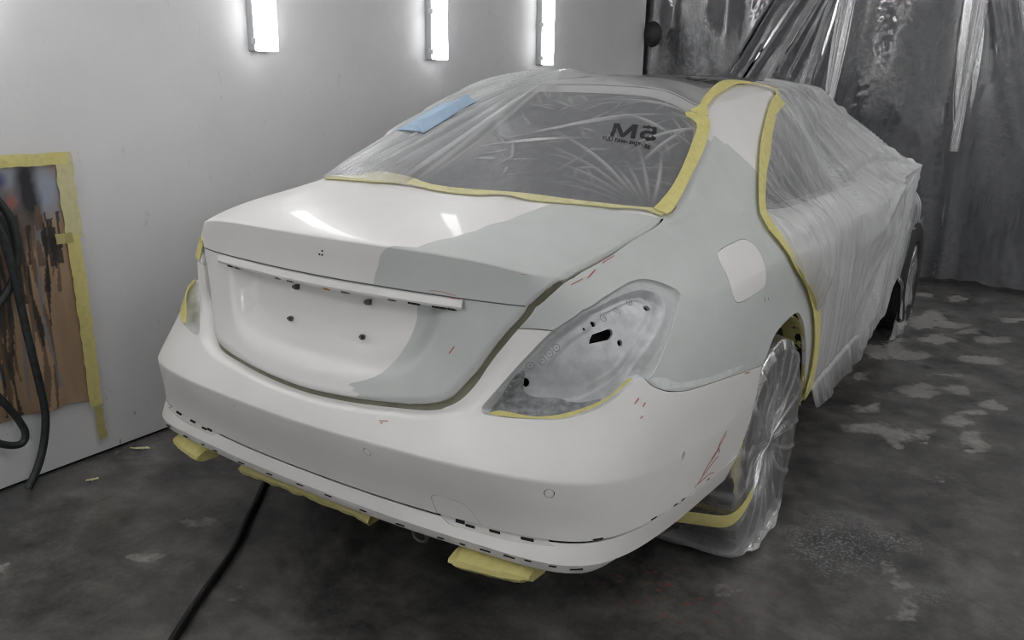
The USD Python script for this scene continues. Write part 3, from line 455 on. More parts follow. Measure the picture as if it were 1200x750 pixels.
obj('seam_backing', panel(grow(tow, .004).intersection(sbox(0, 1.04, 2, 3)), .02, .06, off=-.004, rim=0), 'black_void', bumper)
for q in (1, -1): obj('sensor_backing', panel(Polygon(disc_uv((q*TR['SIDEHOLE'][0, 0], TR['SIDEHOLE'][0, 1]), .016)), .02, .08, off=-.005, rim=0), 'black_void', bumper)
for c in sens: obj('sensor_backing', panel(Polygon(disc_uv(c, .0145)), .02, .08, off=-.004, rim=0), 'black_void', bumper)
for c in sens: obj('parking_sensor', panel(Polygon(disc_uv(c, .0108)), .012, .05, off=-.0006, rim=.002), 'white_primed', bumper)
# skirt below the groove, with the slot of the missing reflector at either side
slot = poly(smooth(TR['SLOT'][:7], .01), smooth(TR['SLOT'][7:], .01)).buffer(0)
sk = sbox(-1.60, .0, 1.60, .972).difference(arch).difference(mirror(arch)).difference(slot).difference(mirror(slot))
skirt = obj('bumper_skirt', panel(sk, .012, .06, rim=.02), 'white_primed', bumper)
for s in (1, -1):
    sl = slot if s > 0 else mirror(slot)
    obj('reflector_recess', panel(grow(sl, .004), .012, .06, off=-.006, rim=.004), 'skirt_dust', bumper)
    for c, w in zip(TR['VENT'], (.013, .013, .014, .016)):
        q = sbox(c[0]*s-w/1., c[1]-.09, c[0]*s+w/1., c[1]+.06).intersection(grow(sl, -.001)); obj('clip_slot', panel(q, .012, .06, off=-.0048, rim=.002), 'black_void', bumper)
    for a, b in ((1.02, 1.045), (1.13, 1.15), (1.17, 1.19), (1.33, 1.345), (.82, .85)):
        q = sbox(min(a*s, b*s), 1.03, max(a*s, b*s), 1.055); obj('clip_slot', panel(q, .012, .06, off=.0008, rim=.001), 'black_void', bumper)
# lower lip set back under the skirt, its clips showing as dark ticks
us = np.linspace(-1.53, 1.53, 200); r0 = ring(0, us); nn = NRM(us, np.full_like(us, .4)); nh = nn.copy(); nh[:, 2] = 0; nh /= np.linalg.norm(nh, axis=1, keepdims=True)
k = sm((1.0-np.abs(us))/.22)[:, None]
lipv = np.stack([r0-nh*.002+[0, 0, .004], r0-nh*.005+[0, 0, -.002], r0-nh*(.006+.01*(1-k))+[0, 0, -.024]*k, r0-nh*.020+[0, 0, -.030]*k, r0-nh*.10+[0, 0, -.026]*k], 0)
obj('lower_lip', grid_mesh(lipv, flip=True), 'skirt_dust', bumper)
for a in list(np.arange(-.98, -.42, .10))+list(np.arange(-.42, .42, .12))+list(np.arange(.42, .80, .06)):
    i = np.argmin(abs(us-a)); w = .004+.012*abs(math.sin(a*91)); t = nh[i]; q = box(-w, w, -.003, .003, -.0008, .0012); q.apply_transform(trimesh.geometry.align_vectors([0, 1, 0], -t)); q.apply_translation(r0[i]-t*.0050+[0, 0, -.006-.012*abs(math.sin(a*57))]); obj('lip_clip', q, 'black_void', bumper)
# boot lid with the hollow for the number plate
RC = smooth(TR['RECESS']); RC = RC[(RC[:, 0] > -.50)]; RCs = np.vstack([RC[RC[:, 0] >= 0][::-1]*MIR, RC[RC[:, 0] >= 0]]); recess = poly([[-.445, 3.96]], RCs, [[.445, 3.96]])
rec_line = affinity.scale(LineString(RCs), 1, VS, origin=(0, 0))
def lid_disp(P):
    pts = shapely.points(P*[1, VS]); shapely.prepare(recess); ins = shapely.contains(recess, shapely.points(P)); d = shapely.distance(rec_line, pts)
    h = -.034*sm(d/.080)*(1+.55*sm((P[:, 1]-3.35)/.5))*sm((3.965-P[:, 1])/.05)*ins
    e = sdist(lid_poly, P); return h-.006*(1-sm(e/.012))
lid = obj('boot_lid', panel(grow(lid_poly, -.001), .009, .03, disp=lid_disp, rim=.02), 'white_paint', car)
pl = poly(np.vstack([TR['PRIM_LID'], [[.17, 2.7], [1.3, 2.7], [1.3, 6.0]]])).intersection(grow(lid_poly, -.0025))
lid_p = obj('primer_patch', panel(pl, .009, .03, off=.0010, disp=lid_disp, rim=.0006), 'primer_grey', lid, label='pale grey primer patch on the right of the boot lid')
# light strip base above the plate hollow
ub = np.linspace(-.475, .475, 90); prof = [(3.905, .002), (3.90, .009), (3.925, .014), (3.96, .012), (3.985, .010), (3.99, .001)]
obj('trim_strip_base', grid_mesh(np.stack([np.stack([on(u, v, o) for v, o in prof]) for u in ub])), 'white_paint', lid)
for a, m, w in ((-.41, 'black_void', .016), (-.37, 'lamp_seam', .012), (-.17, 'lamp_seam', .012), (-.115, 'lamp_seam', .016), (.035, 'orange_clip', .013), (.105, 'lamp_seam', .016), (.265, 'lamp_seam', .014), (.335, 'black_void', .022), (.41, 'black_void', .025), (.445, 'black_void', .014)):
    obj('strip_clip', place(rbox(-w*.8, w*.8, -.004, .004, 0, .010, .002, 6), a, 3.900, .0), m, lid)
groove = poly(np.stack([np.linspace(-.66, .66, 60), np.full(60, 3.994)], 1), np.stack([np.linspace(.66, -.66, 60), np.full(60, 4.018)], 1))
obj('strip_groove', panel(groove.intersection(grow(lid_poly, -.004)), .012, .03, off=.0020, rim=.001), 'lamp_seam', lid)
for i, c in enumerate(TR['BOLT']):
    o = float(lid_disp(np.array([c]))[0]); b = cat(trimesh.creation.cylinder(.0075, .008, sections=12), trimesh.creation.cylinder(.004, .022, sections=10))
    if i < 2: b = cat(b, box(.004, .012, -.006, .009, -.004, .010))
    obj('plate_bolt', place(b, c[0], c[1], o+.004), 'bolt_metal', lid)
for c in TR['STAR']: obj('badge_hole', panel(Polygon(disc_uv(c, .0028, 10)), .02, .05, off=.0008, rim=.001), 'black_void', lid)
# quarter panels
qh = poly(gu, [[.80, 6.0], [.815, 6.15], [.815, 6.4], [.83, 6.7], [.80, 6.83], [.83, 6.95], [1.0, 7.1], [1.36, 7.2], [1.94, 7.28], [2.3, 7.26], [2.42, 7.12]], DOOR, [[2.32, .35]], [[2.0, .3], [1.75, 1.5]], SEAM[::-1], LR[1:], BTOP[::-1])
qh = grow(qh.difference(arch), -.0012).difference(grow(flap, .0010))
def q_disp(P):
    d = -sdist(lamp, P); return -.004*(1-sm(d/.006))
for s in (1, -1):
    G = qh if s > 0 else mirror(qh)
    q = obj('quarter_panel', panel(G, .012, .04, rim=.014), 'white_paint', car)
    if s > 0:
        pq = poly(TR['PRIM_Q'], [[1.75, 6.15], [2.6, 6.0], [2.6, 0], [.3, 0], [.3, 6.57]]).intersection(grow(G, -.001))
        qp = obj('primer_patch', panel(pq, .012, .04, off=.0004, rim=.0006), 'primer_grey', q, label='grey primer over the right rear wing, ragged at the top')
        sp = poly(smooth([(.93, 3.22), (.98, 3.17), (1.02, 3.07), (1.10, 2.97), (1.2, 2.87), (1.3, 2.80), (1.42, 2.68), (1.25, 2.755), (1.1, 2.89), (1.02, 3.0), (.96, 3.1)], .006, True)).intersection(grow(G, -.0015))
        obj('filler_smear', panel(sp, .012, .04, off=.0008, rim=.0006), 'filler_white', q)
    obj('fuel_flap' if s > 0 else 'filler_panel', panel(grow(flap if s > 0 else mirror(flap), -.0012), .012, .04, off=.0005, rim=.012), 'white_paint', q, label='white round-cornered fuel flap on grey primer' if s > 0 else None)
    # lamp pocket: bare metal behind the missing tail lamp
    L, Li = (lamp, lamp_in) if s > 0 else (mirror(lamp), mirror(lamp_in))
    def pocket_disp(P, L=L, Li=Li):
        d, di = sdist(L, P), sdist(Li, P); low = sm((3.55-P[:, 1])/.45)
        return -.003-.006*sm(d/.006)-.024*sm(di/.014)-.030*low*sm(d/.02)-.004*sm((di-.03)/.006)*(1-low)
    holes = [grow(grow(poly(TR['SLOTH']), -.002), .002)]+[Polygon(disc_uv(c, r, 16)) for c, r in zip(TR['HOLE'], (.0085, .0092, .0092, .0048, .0115))]
    Lh = L
    for h in holes: Lh = Lh.difference(h if s > 0 else mirror(h))
    pk = obj('lamp_pocket', panel(grow(Lh, .001), .007, .025, disp=pocket_disp, rim=.010), 'galvanised', q, label='bare grey metal pocket of the missing right tail lamp' if s > 0 else None)
    if s > 0:
        fl = L.difference(grow(Li, .003)).intersection(sbox(.5, 3.3, 2, 6)); obj('pocket_flange', panel(grow(fl, -.001), .007, .025, off=.0006, disp=pocket_disp, rim=.0005), 'pocket_edge', pk)
        sc = poly(smooth([(.56, 3.02), (.575, 3.12), (.61, 3.36), (.625, 3.40), (.622, 3.24), (.66, 3.17), (.70, 3.165), (.75, 3.12), (.80, 3.13), (.76, 3.04), (.70, 2.985), (.62, 2.965)], .005, True)).intersection(grow(L, -.003))
        obj('scuffed_edge', panel(sc, .007, .025, off=.0008, disp=pocket_disp, rim=.0005), 'scuffed_metal', pk)
        for c in TR['SPOT']:
            rg = Polygon(disc_uv(c, .0095, 24)).difference(Polygon(disc_uv(c, .0080, 24))).union(Polygon(disc_uv(c, .0018, 8))); obj('spot_weld', panel(rg, .02, .1, off=.0008, disp=pocket_disp, rim=.0008), 'scuffed_metal', pk)
# dark shell inside the body, and the sealed gutter round the boot
obj('inner_shell', panel(sbox(-UMAX+.3, .35, UMAX-.3, 5.9), .05, .12, off=-.085, rim=0), 'black_void', car)
gut = grow(opening, .035).difference(grow(lid_poly, -.05)).intersection(sbox(-2, 2.6, 2, 5.95)); obj('boot_gutter', panel(gut, .012, .04, off=-.022, rim=.02), 'khaki_sealer', car)
# doors, wings, bonnet, roof and glass: all seen through the polythene
uB, uA, uF = KN[8]+.06, KN[10]+.02, UMAX-.001
def quad(a, b, c, d): return sbox(a, b, c, d)
door_zone = poly(DOOR[DOOR[:, 1] < 5.95], [[2.36, .45], [uB, .45], [uB, 5.95]])
for s in (1, -1):
    fx = (lambda g: g) if s > 0 else mirror
    rd = obj('rear_door', panel(fx(grow(door_zone.difference(arch), -.002)), .03, .08, rim=.012), 'white_paint', car)
    fd = obj('front_door', panel(fx(sbox(uB+.004, .45, uA, 5.95)), .04, .08, rim=.012), 'white_paint', car)
    sidewin = poly([[1.74, 6.05], [1.74, 6.3], [1.84, 6.55], [2.05, 6.75], [2.35, 6.9], [uB-.03, 6.92], [uB-.03, 6.05]])
    obj('side_window', panel(fx(sidewin), .03, .06, off=-.004, rim=.004), 'dark_glass', rd); obj('side_window', panel(fx(sbox(uB+.05, 6.05, uA-.05, 6.92)), .04, .06, off=-.004, rim=.004), 'dark_glass', fd)
    wf = poly([[1.70, 5.97], [uA, 5.97], [uA, 6.99], [2.36, 6.99], [2.08, 6.86], [1.86, 6.71], [1.74, 6.52], [1.69, 6.3]]).difference(grow(sidewin, .004)).difference(sbox(uB+.046, 6.04, uA-.046, 6.93))
    obj('window_frame', panel(fx(wf), .03, .06, rim=.008), 'black_plastic', rd)
    for i, c in enumerate(TR['HANDLE']): obj('door_handle', place(rbox(-.11, .11, -.014, .014, .012, .034, .010), c[0]*s, c[1]), 'white_paint', rd if i == 0 else fd)
    farch = Polygon([(KN[11]+.39*math.cos(a), 1.05+1.9*math.sin(a)) for a in np.linspace(0, math.pi, 24)]+[(KN[11]-.39, -.5), (KN[11]+.39, -.5)])
    obj('front_wing', panel(fx(sbox(uA+.004, .3, KN[13], 5.0).difference(farch)), .05, .1, rim=.012), 'white_paint', car)
    obj('sill', panel(fx(sbox(2.34, .02, KN[11]-.42, .44)), .05, .1, rim=.012), 'white_paint', car)
    tip = np.array([1.005*s, 3.14, 1.085]); mb = hull_spheres([(s*.93, 3.10, 1.08), (s*.99, 3.11, 1.10), (s*.995, 3.15, 1.06), (s*.93, 3.2, 1.07), (s*.97, 3.24, 1.08)], [.03, .028, .03, .03, .02]); mr = obj('door_mirror', mb, 'white_paint', fd); obj('mirror_stalk', tube([(s*.855, 3.2, 1.02), (s*.91, 3.18, 1.05)], .018), 'black_plastic', mr)
obj('front_bumper', panel(sbox(KN[13]+.002, .3, UMAX, 5.0).union(sbox(-UMAX, .3, -KN[13]-.002, 5.0)), .06, .12, rim=.01), 'white_paint', car)
obj('bonnet', panel(sbox(KN[11], 5.02, UMAX, 5.98).union(sbox(-UMAX, 5.02, -KN[11], 5.98)), .06, .06, rim=.01), 'white_paint', car)
obj('windscreen', panel(sbox(KN[10]+.1, 6.02, UMAX, 6.97).union(sbox(-UMAX, 6.02, -KN[10]-.1, 6.97)), .06, .06, rim=.004), 'dark_glass', car)
rg = poly([[1.22, 7.36], [1.10, 7.6], [.92, 8.0], [.90, 9], [UMAX-1.2, 9], [UMAX-1.2, 7.36]]); rg = rg.union(mirror(rg))
roofq = sbox(-UMAX, 7.02, UMAX, 9).difference(qh).difference(mirror(qh)).difference(rg.buffer(.002)); obj('roof_glass', panel(rg, .04, .05, rim=.004), 'dark_glass', car); obj('roof', panel(roofq, .04, .05, rim=0), 'white_paint', car)
bl = poly([[.80, 6.04], [.79, 6.4], [.775, 6.75], [.70, 6.88], [.45, 6.9], [0, 6.9]], [[-.45, 6.9], [-.70, 6.88], [-.775, 6.75], [-.79, 6.4], [-.80, 6.04], [0, 6.03]]); obj('rear_window', panel(bl, .02, .04, off=-.003, rim=.004), 'dark_glass', car)
blf = sbox(-.86, 5.96, .86, 7.02).difference(bl.buffer(.002)).difference(qh).difference(mirror(qh)); obj('window_surround', panel(blf, .02, .04, off=-.003, rim=.004), 'white_paint', car)
obj('underbody', cat(rbox(-.66, .66, .95, 4.7, .17, .30, .03), rbox(-.45, .45, .30, 1.0, .26, .34, .03)), 'black_plastic', car)
# towing eye hanging below the skirt
te = grid_mesh(np.stack([np.stack([[.345+.024*math.cos(a)+r*math.cos(a)*math.cos(b), .150+r*math.sin(b), .294+.017*math.sin(a)+r*math.sin(a)*math.cos(b)] for b in np.linspace(0, 2*np.pi, 8, endpoint=False)]) for a in np.linspace(0, 2*np.pi, 25) for r in (.006,)]), wrap=True); obj('towing_eye', te, 'bolt_metal', car); obj('exhaust_outlet', tube([(.345, .150, .295), (.345, .24, .297)], .022), 'black_void', car)
# wheels
def wheel(x, y, s):
    zc = .30; R, Wd = .350, .245; cy = np.linspace(0, 2*np.pi, 73)[:-1]
    pr = [(.215, .0), (.235, .012), (.30, .018), (.332, .004), (.345, -.022), (R, -.05), (R, -.20), (.340, -.235), (.29, -.25), (.21, -.245)]
    def lathe(pr, seg=cy): return np.stack([np.stack([np.full(len(seg), x+s*b), y+a*np.cos(seg), zc+a*np.sin(seg)], 1) for a, b in pr])
    w = obj('wheel', grid_mesh(lathe(pr), wrap=True, flip=s > 0), 'tyre_rubber', car)
    for a in range(36):
        t = a*2*np.pi/36
        for b in (-.075, -.125, -.175):
            q = rbox(-.020, .020, -.024, .024, -.004, .006, .003, 6); q.apply_transform(trimesh.transformations.rotation_matrix(t-np.pi/2, [1, 0, 0])); q.apply_translation((x+s*b, y+R*math.cos(t), zc+R*math.sin(t))); TB.append(q)
    obj('tread_block', cat(*TB), 'tyre_rubber', w, kind='stuff'); TB.clear()
    rim = grid_mesh(lathe([(.218, .004), (.222, -.004), (.205, -.02), (.198, -.10), (.19, -.2)]), wrap=True, flip=s > 0); sp = []
    for a in range(10):
        t = a*2*np.pi/10+.2; c, d = math.cos(t), math.sin(t); e, g = -d*.018, c*.018
        sp.append(hull_spheres([(x-s*.022, y+c*.04+e, zc+d*.04+g), (x-s*.022, y+c*.04-e, zc+d*.04-g), (x-s*.012, y+c*.205+e*.8, zc+d*.205+g*.8), (x-s*.012, y+c*.205-e*.8, zc+d*.205-g*.8)], .008, 8))
    hub = trimesh.creation.cylinder(.055, .03, sections=24); hub.apply_transform(trimesh.geometry.align_vectors([0, 0, 1], [s, 0, 0])); hub.apply_translation((x-s*.018, y, zc))
    obj('rim', rim, 'rim_silver', w)
    for m in sp: obj('spoke', m, 'rim_silver', w)
    obj('hub_cap', hub, 'rim_silver', w)
    bd = trimesh.creation.cylinder(.19, .03, sections=32); bd.apply_transform(trimesh.geometry.align_vectors([0, 0, 1], [s, 0, 0])); bd.apply_translation((x-s*.14, y, zc)); obj('brake_disc', bd, 'black_plastic', w)
TB = []
for s in (1, -1): wheel(s*.925, 1.27, s); wheel(s*.925, 4.36, s)
# wheel-arch liner
for s in (1, -1):
    a = np.linspace(-.25, np.pi+.25, 40); ln = np.stack([np.stack([np.full(40, s*x), 1.30+r*np.cos(a), .345+r*np.sin(a)], 1) for x, r in ((.925, .383), (.85, .40), (.55, .40))]); obj('arch_liner', grid_mesh(ln, flip=s < 0), 'black_plastic', car)
# red felt-pen marks left by the sander
def stroke(pts, w, parent):
    g = affinity.scale(LineString(smooth(pts, .006)*[1, VS]).buffer(w), 1, 1/VS, origin=(0, 0)); obj('red_mark', panel(g, .01, .05, off=.0016, disp=lid_disp if parent is lid else None, rim=.0006), 'red_marker', parent)
for p in ([(.375, 4.07), (.40, 4.10), (.45, 4.055)], [(.385, 4.02), (.42, 4.005), (.465, 3.985)], [(.655, 4.92), (.672, 4.93)], [(.45, 3.5), (.46, 3.56)]): stroke(p, .0014, lid)
q0 = stage.GetPrimAtPath('/World/car/quarter_panel')
class _H:
    def __init__(s, p): s.p = p
    def GetPath(s): return s.p.GetPath()
q0 = _H(q0)
for p in ([(.80, 4.78), (.845, 4.96)], [(.86, 4.98), (.885, 5.06)], [(.905, 5.13), (.93, 5.2)], [(.815, 6.02), (.825, 6.06)], [(1.51, 5.75), (1.53, 5.82)], [(1.62, 3.5), (1.622, 3.42)], [(1.66, 3.44), (1.662, 3.40)]): stroke(p, .0017, q0)
for p in ([(1.27, 1.28), (1.29, 1.42), (1.325, 1.55), (1.33, 1.72), (1.355, 1.86)], [(1.30, 1.50), (1.33, 1.62), (1.36, 1.78)], [(1.35, 1.5), (1.335, 1.6)], [(1.24, 1.13), (1.27, 1.22), (1.30, 1.33), (1.35, 1.42)], [(1.26, 1.15), (1.33, 1.16), (1.36, 1.12)], [(.275, 2.53), (.30, 2.56)], [(.28, 2.48), (.285, 2.50)], [(1.44, 2.545), (1.48, 2.50)], [(.88, 3.02), (.89, 3.06)], [(.905, 2.95), (.91, 2.99)], [(.90, 2.80), (.905, 2.82)]): stroke(p, .0016, bumper)

# ------------------------------------------------------------------ masking tape on the car
def tape_poly(name_label, g, m='yellow_tape', off=.0022, seed=1, lid_d=None):
    def d(P): q = S(P[:, 0], P[:, 1]); return .0022*(meshkit.fbm(q*60, 3, seed)-.5)+.0012*(meshkit.fbm(q*200, 2, seed)-.5)
    return obj('masking_tape', panel(g, .008, .02, off=off, disp=d, rim=.003), m, label=name_label, cat='masking tape')
tb = TR['TAPE_BASE'].copy(); tb[:, 1] += np.where(tb[:, 1] < 6.012, .012, 0)*(tb[:, 0] > -.2); n1 = int(np.argmax(tb[:, 0])); tape_poly('crumpled yellow masking tape along the foot of the rear window', Polygon(np.vstack([[[-.69, 6.035]], smooth(tb[:n1+1], .02), smooth(tb[n1+1:], .02), [[-.69, 6.0]]])).buffer(0), 'pale_tape', off=.0055, seed=2)
kink = TR['TAPE_C_L']; cr = TR['TAPE_C_R']
lowL, lowR = kink[:7], cr[:7]
tape_poly('wide yellow tape strip running up the right edge of the rear window', Polygon(np.vstack([smooth(lowL, .01), kink[7:9], [[.79, 6.95]], smooth(lowR, .01)[::-1]])).buffer(0), off=.0115, seed=3)
upL = np.array([(.70, 6.87), (.73, 6.90), (.84, 7.05), (1.07, 7.19), (1.46, 7.33), (1.9, 7.40), (2.2, 7.38), (2.4, 7.28)]); upR = np.array([(.88, 6.86), (.87, 6.94), (.93, 7.01), (1.10, 7.09), (1.36, 7.16), (1.7, 7.235), (2.1, 7.25), (2.35, 7.19)])
tape_poly('yellow tape strip along the right-hand roof edge above the pillar', Polygon(np.vstack([smooth(upL, .01), smooth(upR, .01)[::-1]])).buffer(0), off=.0125, seed=4)
dl, dr = TR['TAPE_D_L'], TR['TAPE_D_R']
tape_poly('long yellow tape strip from the roof down the door edge to the sill', Polygon(np.vstack([[[2.28, 6.95], [2.1, 6.9]], smooth(dl, .012), [[2.40, .35], [2.41, .6]], smooth(dr, .012), [[2.4, 6.84]]])).buffer(0), off=.014, seed=5)
tape_poly('thin yellow tape edge over the roof rail between window tape and roof tape', Polygon(np.vstack([[(2.28, 6.95), (2.30, 7.02), (2.33, 7.12), (2.36, 7.2), (2.42, 7.2), (2.41, 7.1), (2.38, 7.0), (2.36, 6.93)]])).buffer(0), 'pale_tape', off=.0135, seed=6)
tape_poly('bunched yellow tape filling the lower corner of the left tail lamp hole', Polygon(smooth([(-.655, 3.0), (-.72, 2.975), (-.80, 3.05), (-.87, 3.18), (-.89, 3.27), (-.83, 3.29), (-.76, 3.24), (-.69, 3.14)], .01, True)).buffer(0), off=.003, seed=7)
tape_poly('small yellow tape scrap on the left corner of the boot lid', Polygon(smooth([(-.655, 4.30), (-.70, 4.32), (-.745, 4.1), (-.75, 3.86), (-.69, 3.80), (-.645, 3.84), (-.64, 4.0)], .01, True)).buffer(0), off=.003, seed=8)
tape_poly('narrow yellow tape along the lower edge of the empty right lamp pocket', Polygon(smooth([(.558, 2.99), (.60, 2.958), (.66, 2.952), (.72, 2.97), (.78, 3.045), (.84, 3.16), (.885, 3.26), (.875, 3.285), (.83, 3.18), (.775, 3.09), (.71, 3.02), (.64, 3.005), (.575, 3.03)], .008, True)).buffer(0).intersection(lamp.buffer(.0)), off=-.012, seed=9)
def arch_tape(a0, a1, x0, x1, seed, label, r=.378):
    A, B_ = np.meshgrid(np.linspace(a0, a1, 60), np.linspace(0, 1, 10), indexing='ij'); p = np.stack([A*3, B_, 0*A], -1); rr = r+.012*(meshkit.fbm(p*5, 3, seed)-.5)+.012*B_
    xx = x0+(x1-x0)*B_; obj('masking_tape', grid_mesh(np.stack([xx, 1.305+rr*np.cos(A), .345+rr*np.sin(A)], -1)), 'yellow_tape', label=label, cat='masking tape')
arch_tape(math.radians(28), math.radians(112), .938, .845, 71, 'yellow tape lining the top front of the right rear wheel arch')
arch_tape(math.radians(158), math.radians(196), .944, .90, 72, 'yellow tape tucked behind the bumper edge at the wheel arch', r=.368)
arch_tape(math.radians(-8), math.radians(28), .934, .90, 73, 'frayed yellow tape at the foot of the arch behind the door', r=.384)
# masked exhaust tips and the masked centre panel
def tip(s):
    n = 34; xs = np.linspace(.478 if s > 0 else .53, .698, n); prof = np.array([(.085, .030), (.030, .026), (.0, .010), (-.002, -.004), (.016, -.022), (.075, -.030), (.095, 0.)]); rows = []
    for i, x in enumerate(xs):
        t = i/(n-1); e = min(t, 1-t)*9; k = min(1, max(.45, e))**.5; y0 = .094+.045*((x-.45)/.28)**2+.010*(1-k); z0 = .292+.010*t
        rows.append(np.stack([np.full(7, s*x), y0+prof[:, 0]*1.0, z0+prof[:, 1]*k], 1))
    v = np.array(rows); q = v.copy(); v = v+(.003*(meshkit.fbm(q*45, 3, 81)-.5)+.002*(meshkit.fbm(q*120, 2, 82)-.5))[..., None]*np.array([.3, 1, 1])
    return grid_mesh(v, wrap=True, caps=True, flip=s > 0)
for s, l in ((1, 'right exhaust tip wrapped in yellow masking tape under the bumper'), (-1, 'left exhaust tip wrapped in yellow masking tape under the bumper')):
    t = thing('masked_exhaust_tip', l, 'masked exhaust tip'); obj('tape_wrap', tip(s), 'yellow_tape', t)
    xs = np.linspace(.50 if s > 0 else .55, .675, 24); pts = [(s*x, .094+.045*((x-.45)/.28)**2+.004+.006*math.sin((x-.5)/.175*3.14), .283+.010*(x-.46)/.27-.004*math.sin((x-.5)/.175*3.14)) for x in xs]
    obj('tape_crease', tube(pts, .0022, 6), 'soiled_tape', t)
xs = np.linspace(-.345, .19, 70); p = np.stack([xs*30, 0*xs, 0*xs], -1); w = meshkit.fbm(p, 3, 84)-.5; cz0 = .318; end = np.clip((xs-.14)/.05, 0, 1)
rows = np.stack([np.stack([xs, .128+0*xs, cz0+.004*w-.004*end], 1), np.stack([xs, .112+.004*w, cz0-.010+.006*w-.012*end], 1), np.stack([xs, .118+.006*w, cz0-.024+.008*w-.010*end], 1), np.stack([xs, .18+0*xs, cz0-.030+0*w], 1)])
obj('masking_tape', grid_mesh(rows), 'soiled_tape', label='grubby yellow tape strip under the middle of the bumper', cat='masking tape')

# ------------------------------------------------------------------ polythene over the rear window and the roof
APEX = np.array([-.06, 1.589, 1.503])
ub, vb = np.linspace(-1, 1, 380), np.linspace(6.005, 9, 330)
fz = poly([[.80, 6.01], [.815, 6.2], [.82, 6.5], [.84, 6.7], [.80, 6.85], [.86, 6.97], [1.0, 7.12], [1.36, 7.25], [1.94, 7.33], [2.4, 7.33], [UMAX, 7.33], [UMAX, 9], [0, 9], [0, 6.01]]); fz = fz.union(mirror(fz)).buffer(1e-6)
ridges = []
r3 = np.random.default_rng(12)
def add_ridge(a, b, w, h): ridges.append((np.array(a, float), np.array(b, float), w, h))
for ang in np.linspace(-20, 75, 9):                  # creases fanning out of the lower right corner
    L = r3.uniform(.25, .6); add_ridge((.66, .80), (.66-L*math.cos(math.radians(ang)), .80+L*.75*math.sin(math.radians(ang+22))), .0045, r3.uniform(.004, .008))
for i in range(70):
    c = np.array([r3.uniform(-.05, .62), r3.uniform(.78, 1.42)]); t = r3.uniform(0, np.pi); L = r3.uniform(.05, .16); add_ridge(c, c+L*np.array([math.cos(t), math.sin(t)]), r3.uniform(.003, .005), r3.uniform(.002, .005))
for a, b in (((.02, 1.05), (.38, 1.28)), ((.10, 1.12), (.50, 1.36)), ((-.05, .98), (.30, 1.10)), ((.30, 1.30), (.56, 1.22)), ((.44, 1.08), (.60, 1.38)), ((.2, 1.4), (.56, 1.40)), ((.52, 1.02), (.56, 1.34))): add_ridge(a, b, .0055, .007)
def ridge_h(x, y):
    h = np.zeros_like(x)
    for a, b, w, k in ridges:
        d = b-a; L2 = d@d; t = np.clip(((x-a[0])*d[0]+(y-a[1])*d[1])/L2, 0, 1); bend = .02*np.sin(t*np.pi)*np.sign(d[0]+.01)*math.sqrt(L2)
        nx, ny = -d[1]/math.sqrt(L2), d[0]/math.sqrt(L2); dx, dy = x-a[0]-t*d[0]-nx*bend, y-a[1]-t*d[1]-ny*bend
        h = np.maximum(h, k*np.exp(-(dx*dx+dy*dy)/(w*w))*np.sin(np.pi*np.clip(t, .08, .92)))
    return h
CREASE = [None]
def rear_h(P):
    q = S(P[:, 0], P[:, 1]); x, y = q[:, 0], q[:, 1]; dx, dy = x-APEX[0], y-APEX[1]; d = np.hypot(dx, dy); th = np.degrees(np.arctan2(dy, dx)) % 360     # 180 = left, 270 = towards the tail
    Lf = sm((th-160)/25)*sm((271-th)/10); R = .30+.75*Lf
    base = S(np.array([0.]), np.array([6.98]))[0]; hA = .050
    edge = sm(sdist(fz, P)/.05); h = .005+hA*np.clip(1-d/R, 0, 1)**1.15*np.where(d < .03, 1, 1)
    fl = np.zeros_like(d)
    for f, a, p in ((.55, 1., .3), (.93, .8, 1.7), (1.47, .6, 4.), (2.3, .35, 2.2)): fl += a*np.maximum(0, np.sin(th*f*.9+p+.6*np.sin(d*9+f)))**3
    pl = np.maximum(0, meshkit.fbm(np.stack([th*.85, d*.9, 0*d], -1), 2, 93)-.52)*7; CREASE[0] = np.clip(.13*fl*sm(d/.15)*sm((th-165)/20)*sm((268-th)/10)+Lf*(.24+.36*pl)+.10*sm((276-th)/6)*sm((th-262)/6)+70*ridge_h(x, y), 0, .65)*edge
    h = h+(.0055*fl+.004*pl)*sm(d/.2)*sm((th-165)/20)*sm((268-th)/10)*edge
    h = h+ridge_h(x, y)*edge+.0022*(meshkit.fbm(q*[9, 9, 9], 2, 91)-.4)*edge
    roof = sm((P[:, 1]-7.05)/.2); return h
rear = thing('plastic_film', 'clear wrinkled polythene taped over the rear window and roof', 'plastic film')
c1 = fz.intersection(sbox(-2.2, 6, 2.2, 7.4)); c2 = fz.difference(sbox(-2.2, 6, 2.2, 7.4))
pm = panel(fz.intersection(sbox(-2.9, 6, 2.9, 9)), .0045, .0055, disp=rear_h, rim=0); obj('sheet', pm, 'film_window', rear, smooth=True, vals=dict(crease=CREASE[0]))
obj('roof_sheet', panel(fz.difference(sbox(-2.9, 6, 2.9, 9)), .04, .05, off=.008, rim=0), 'film_window', rear, smooth=True)
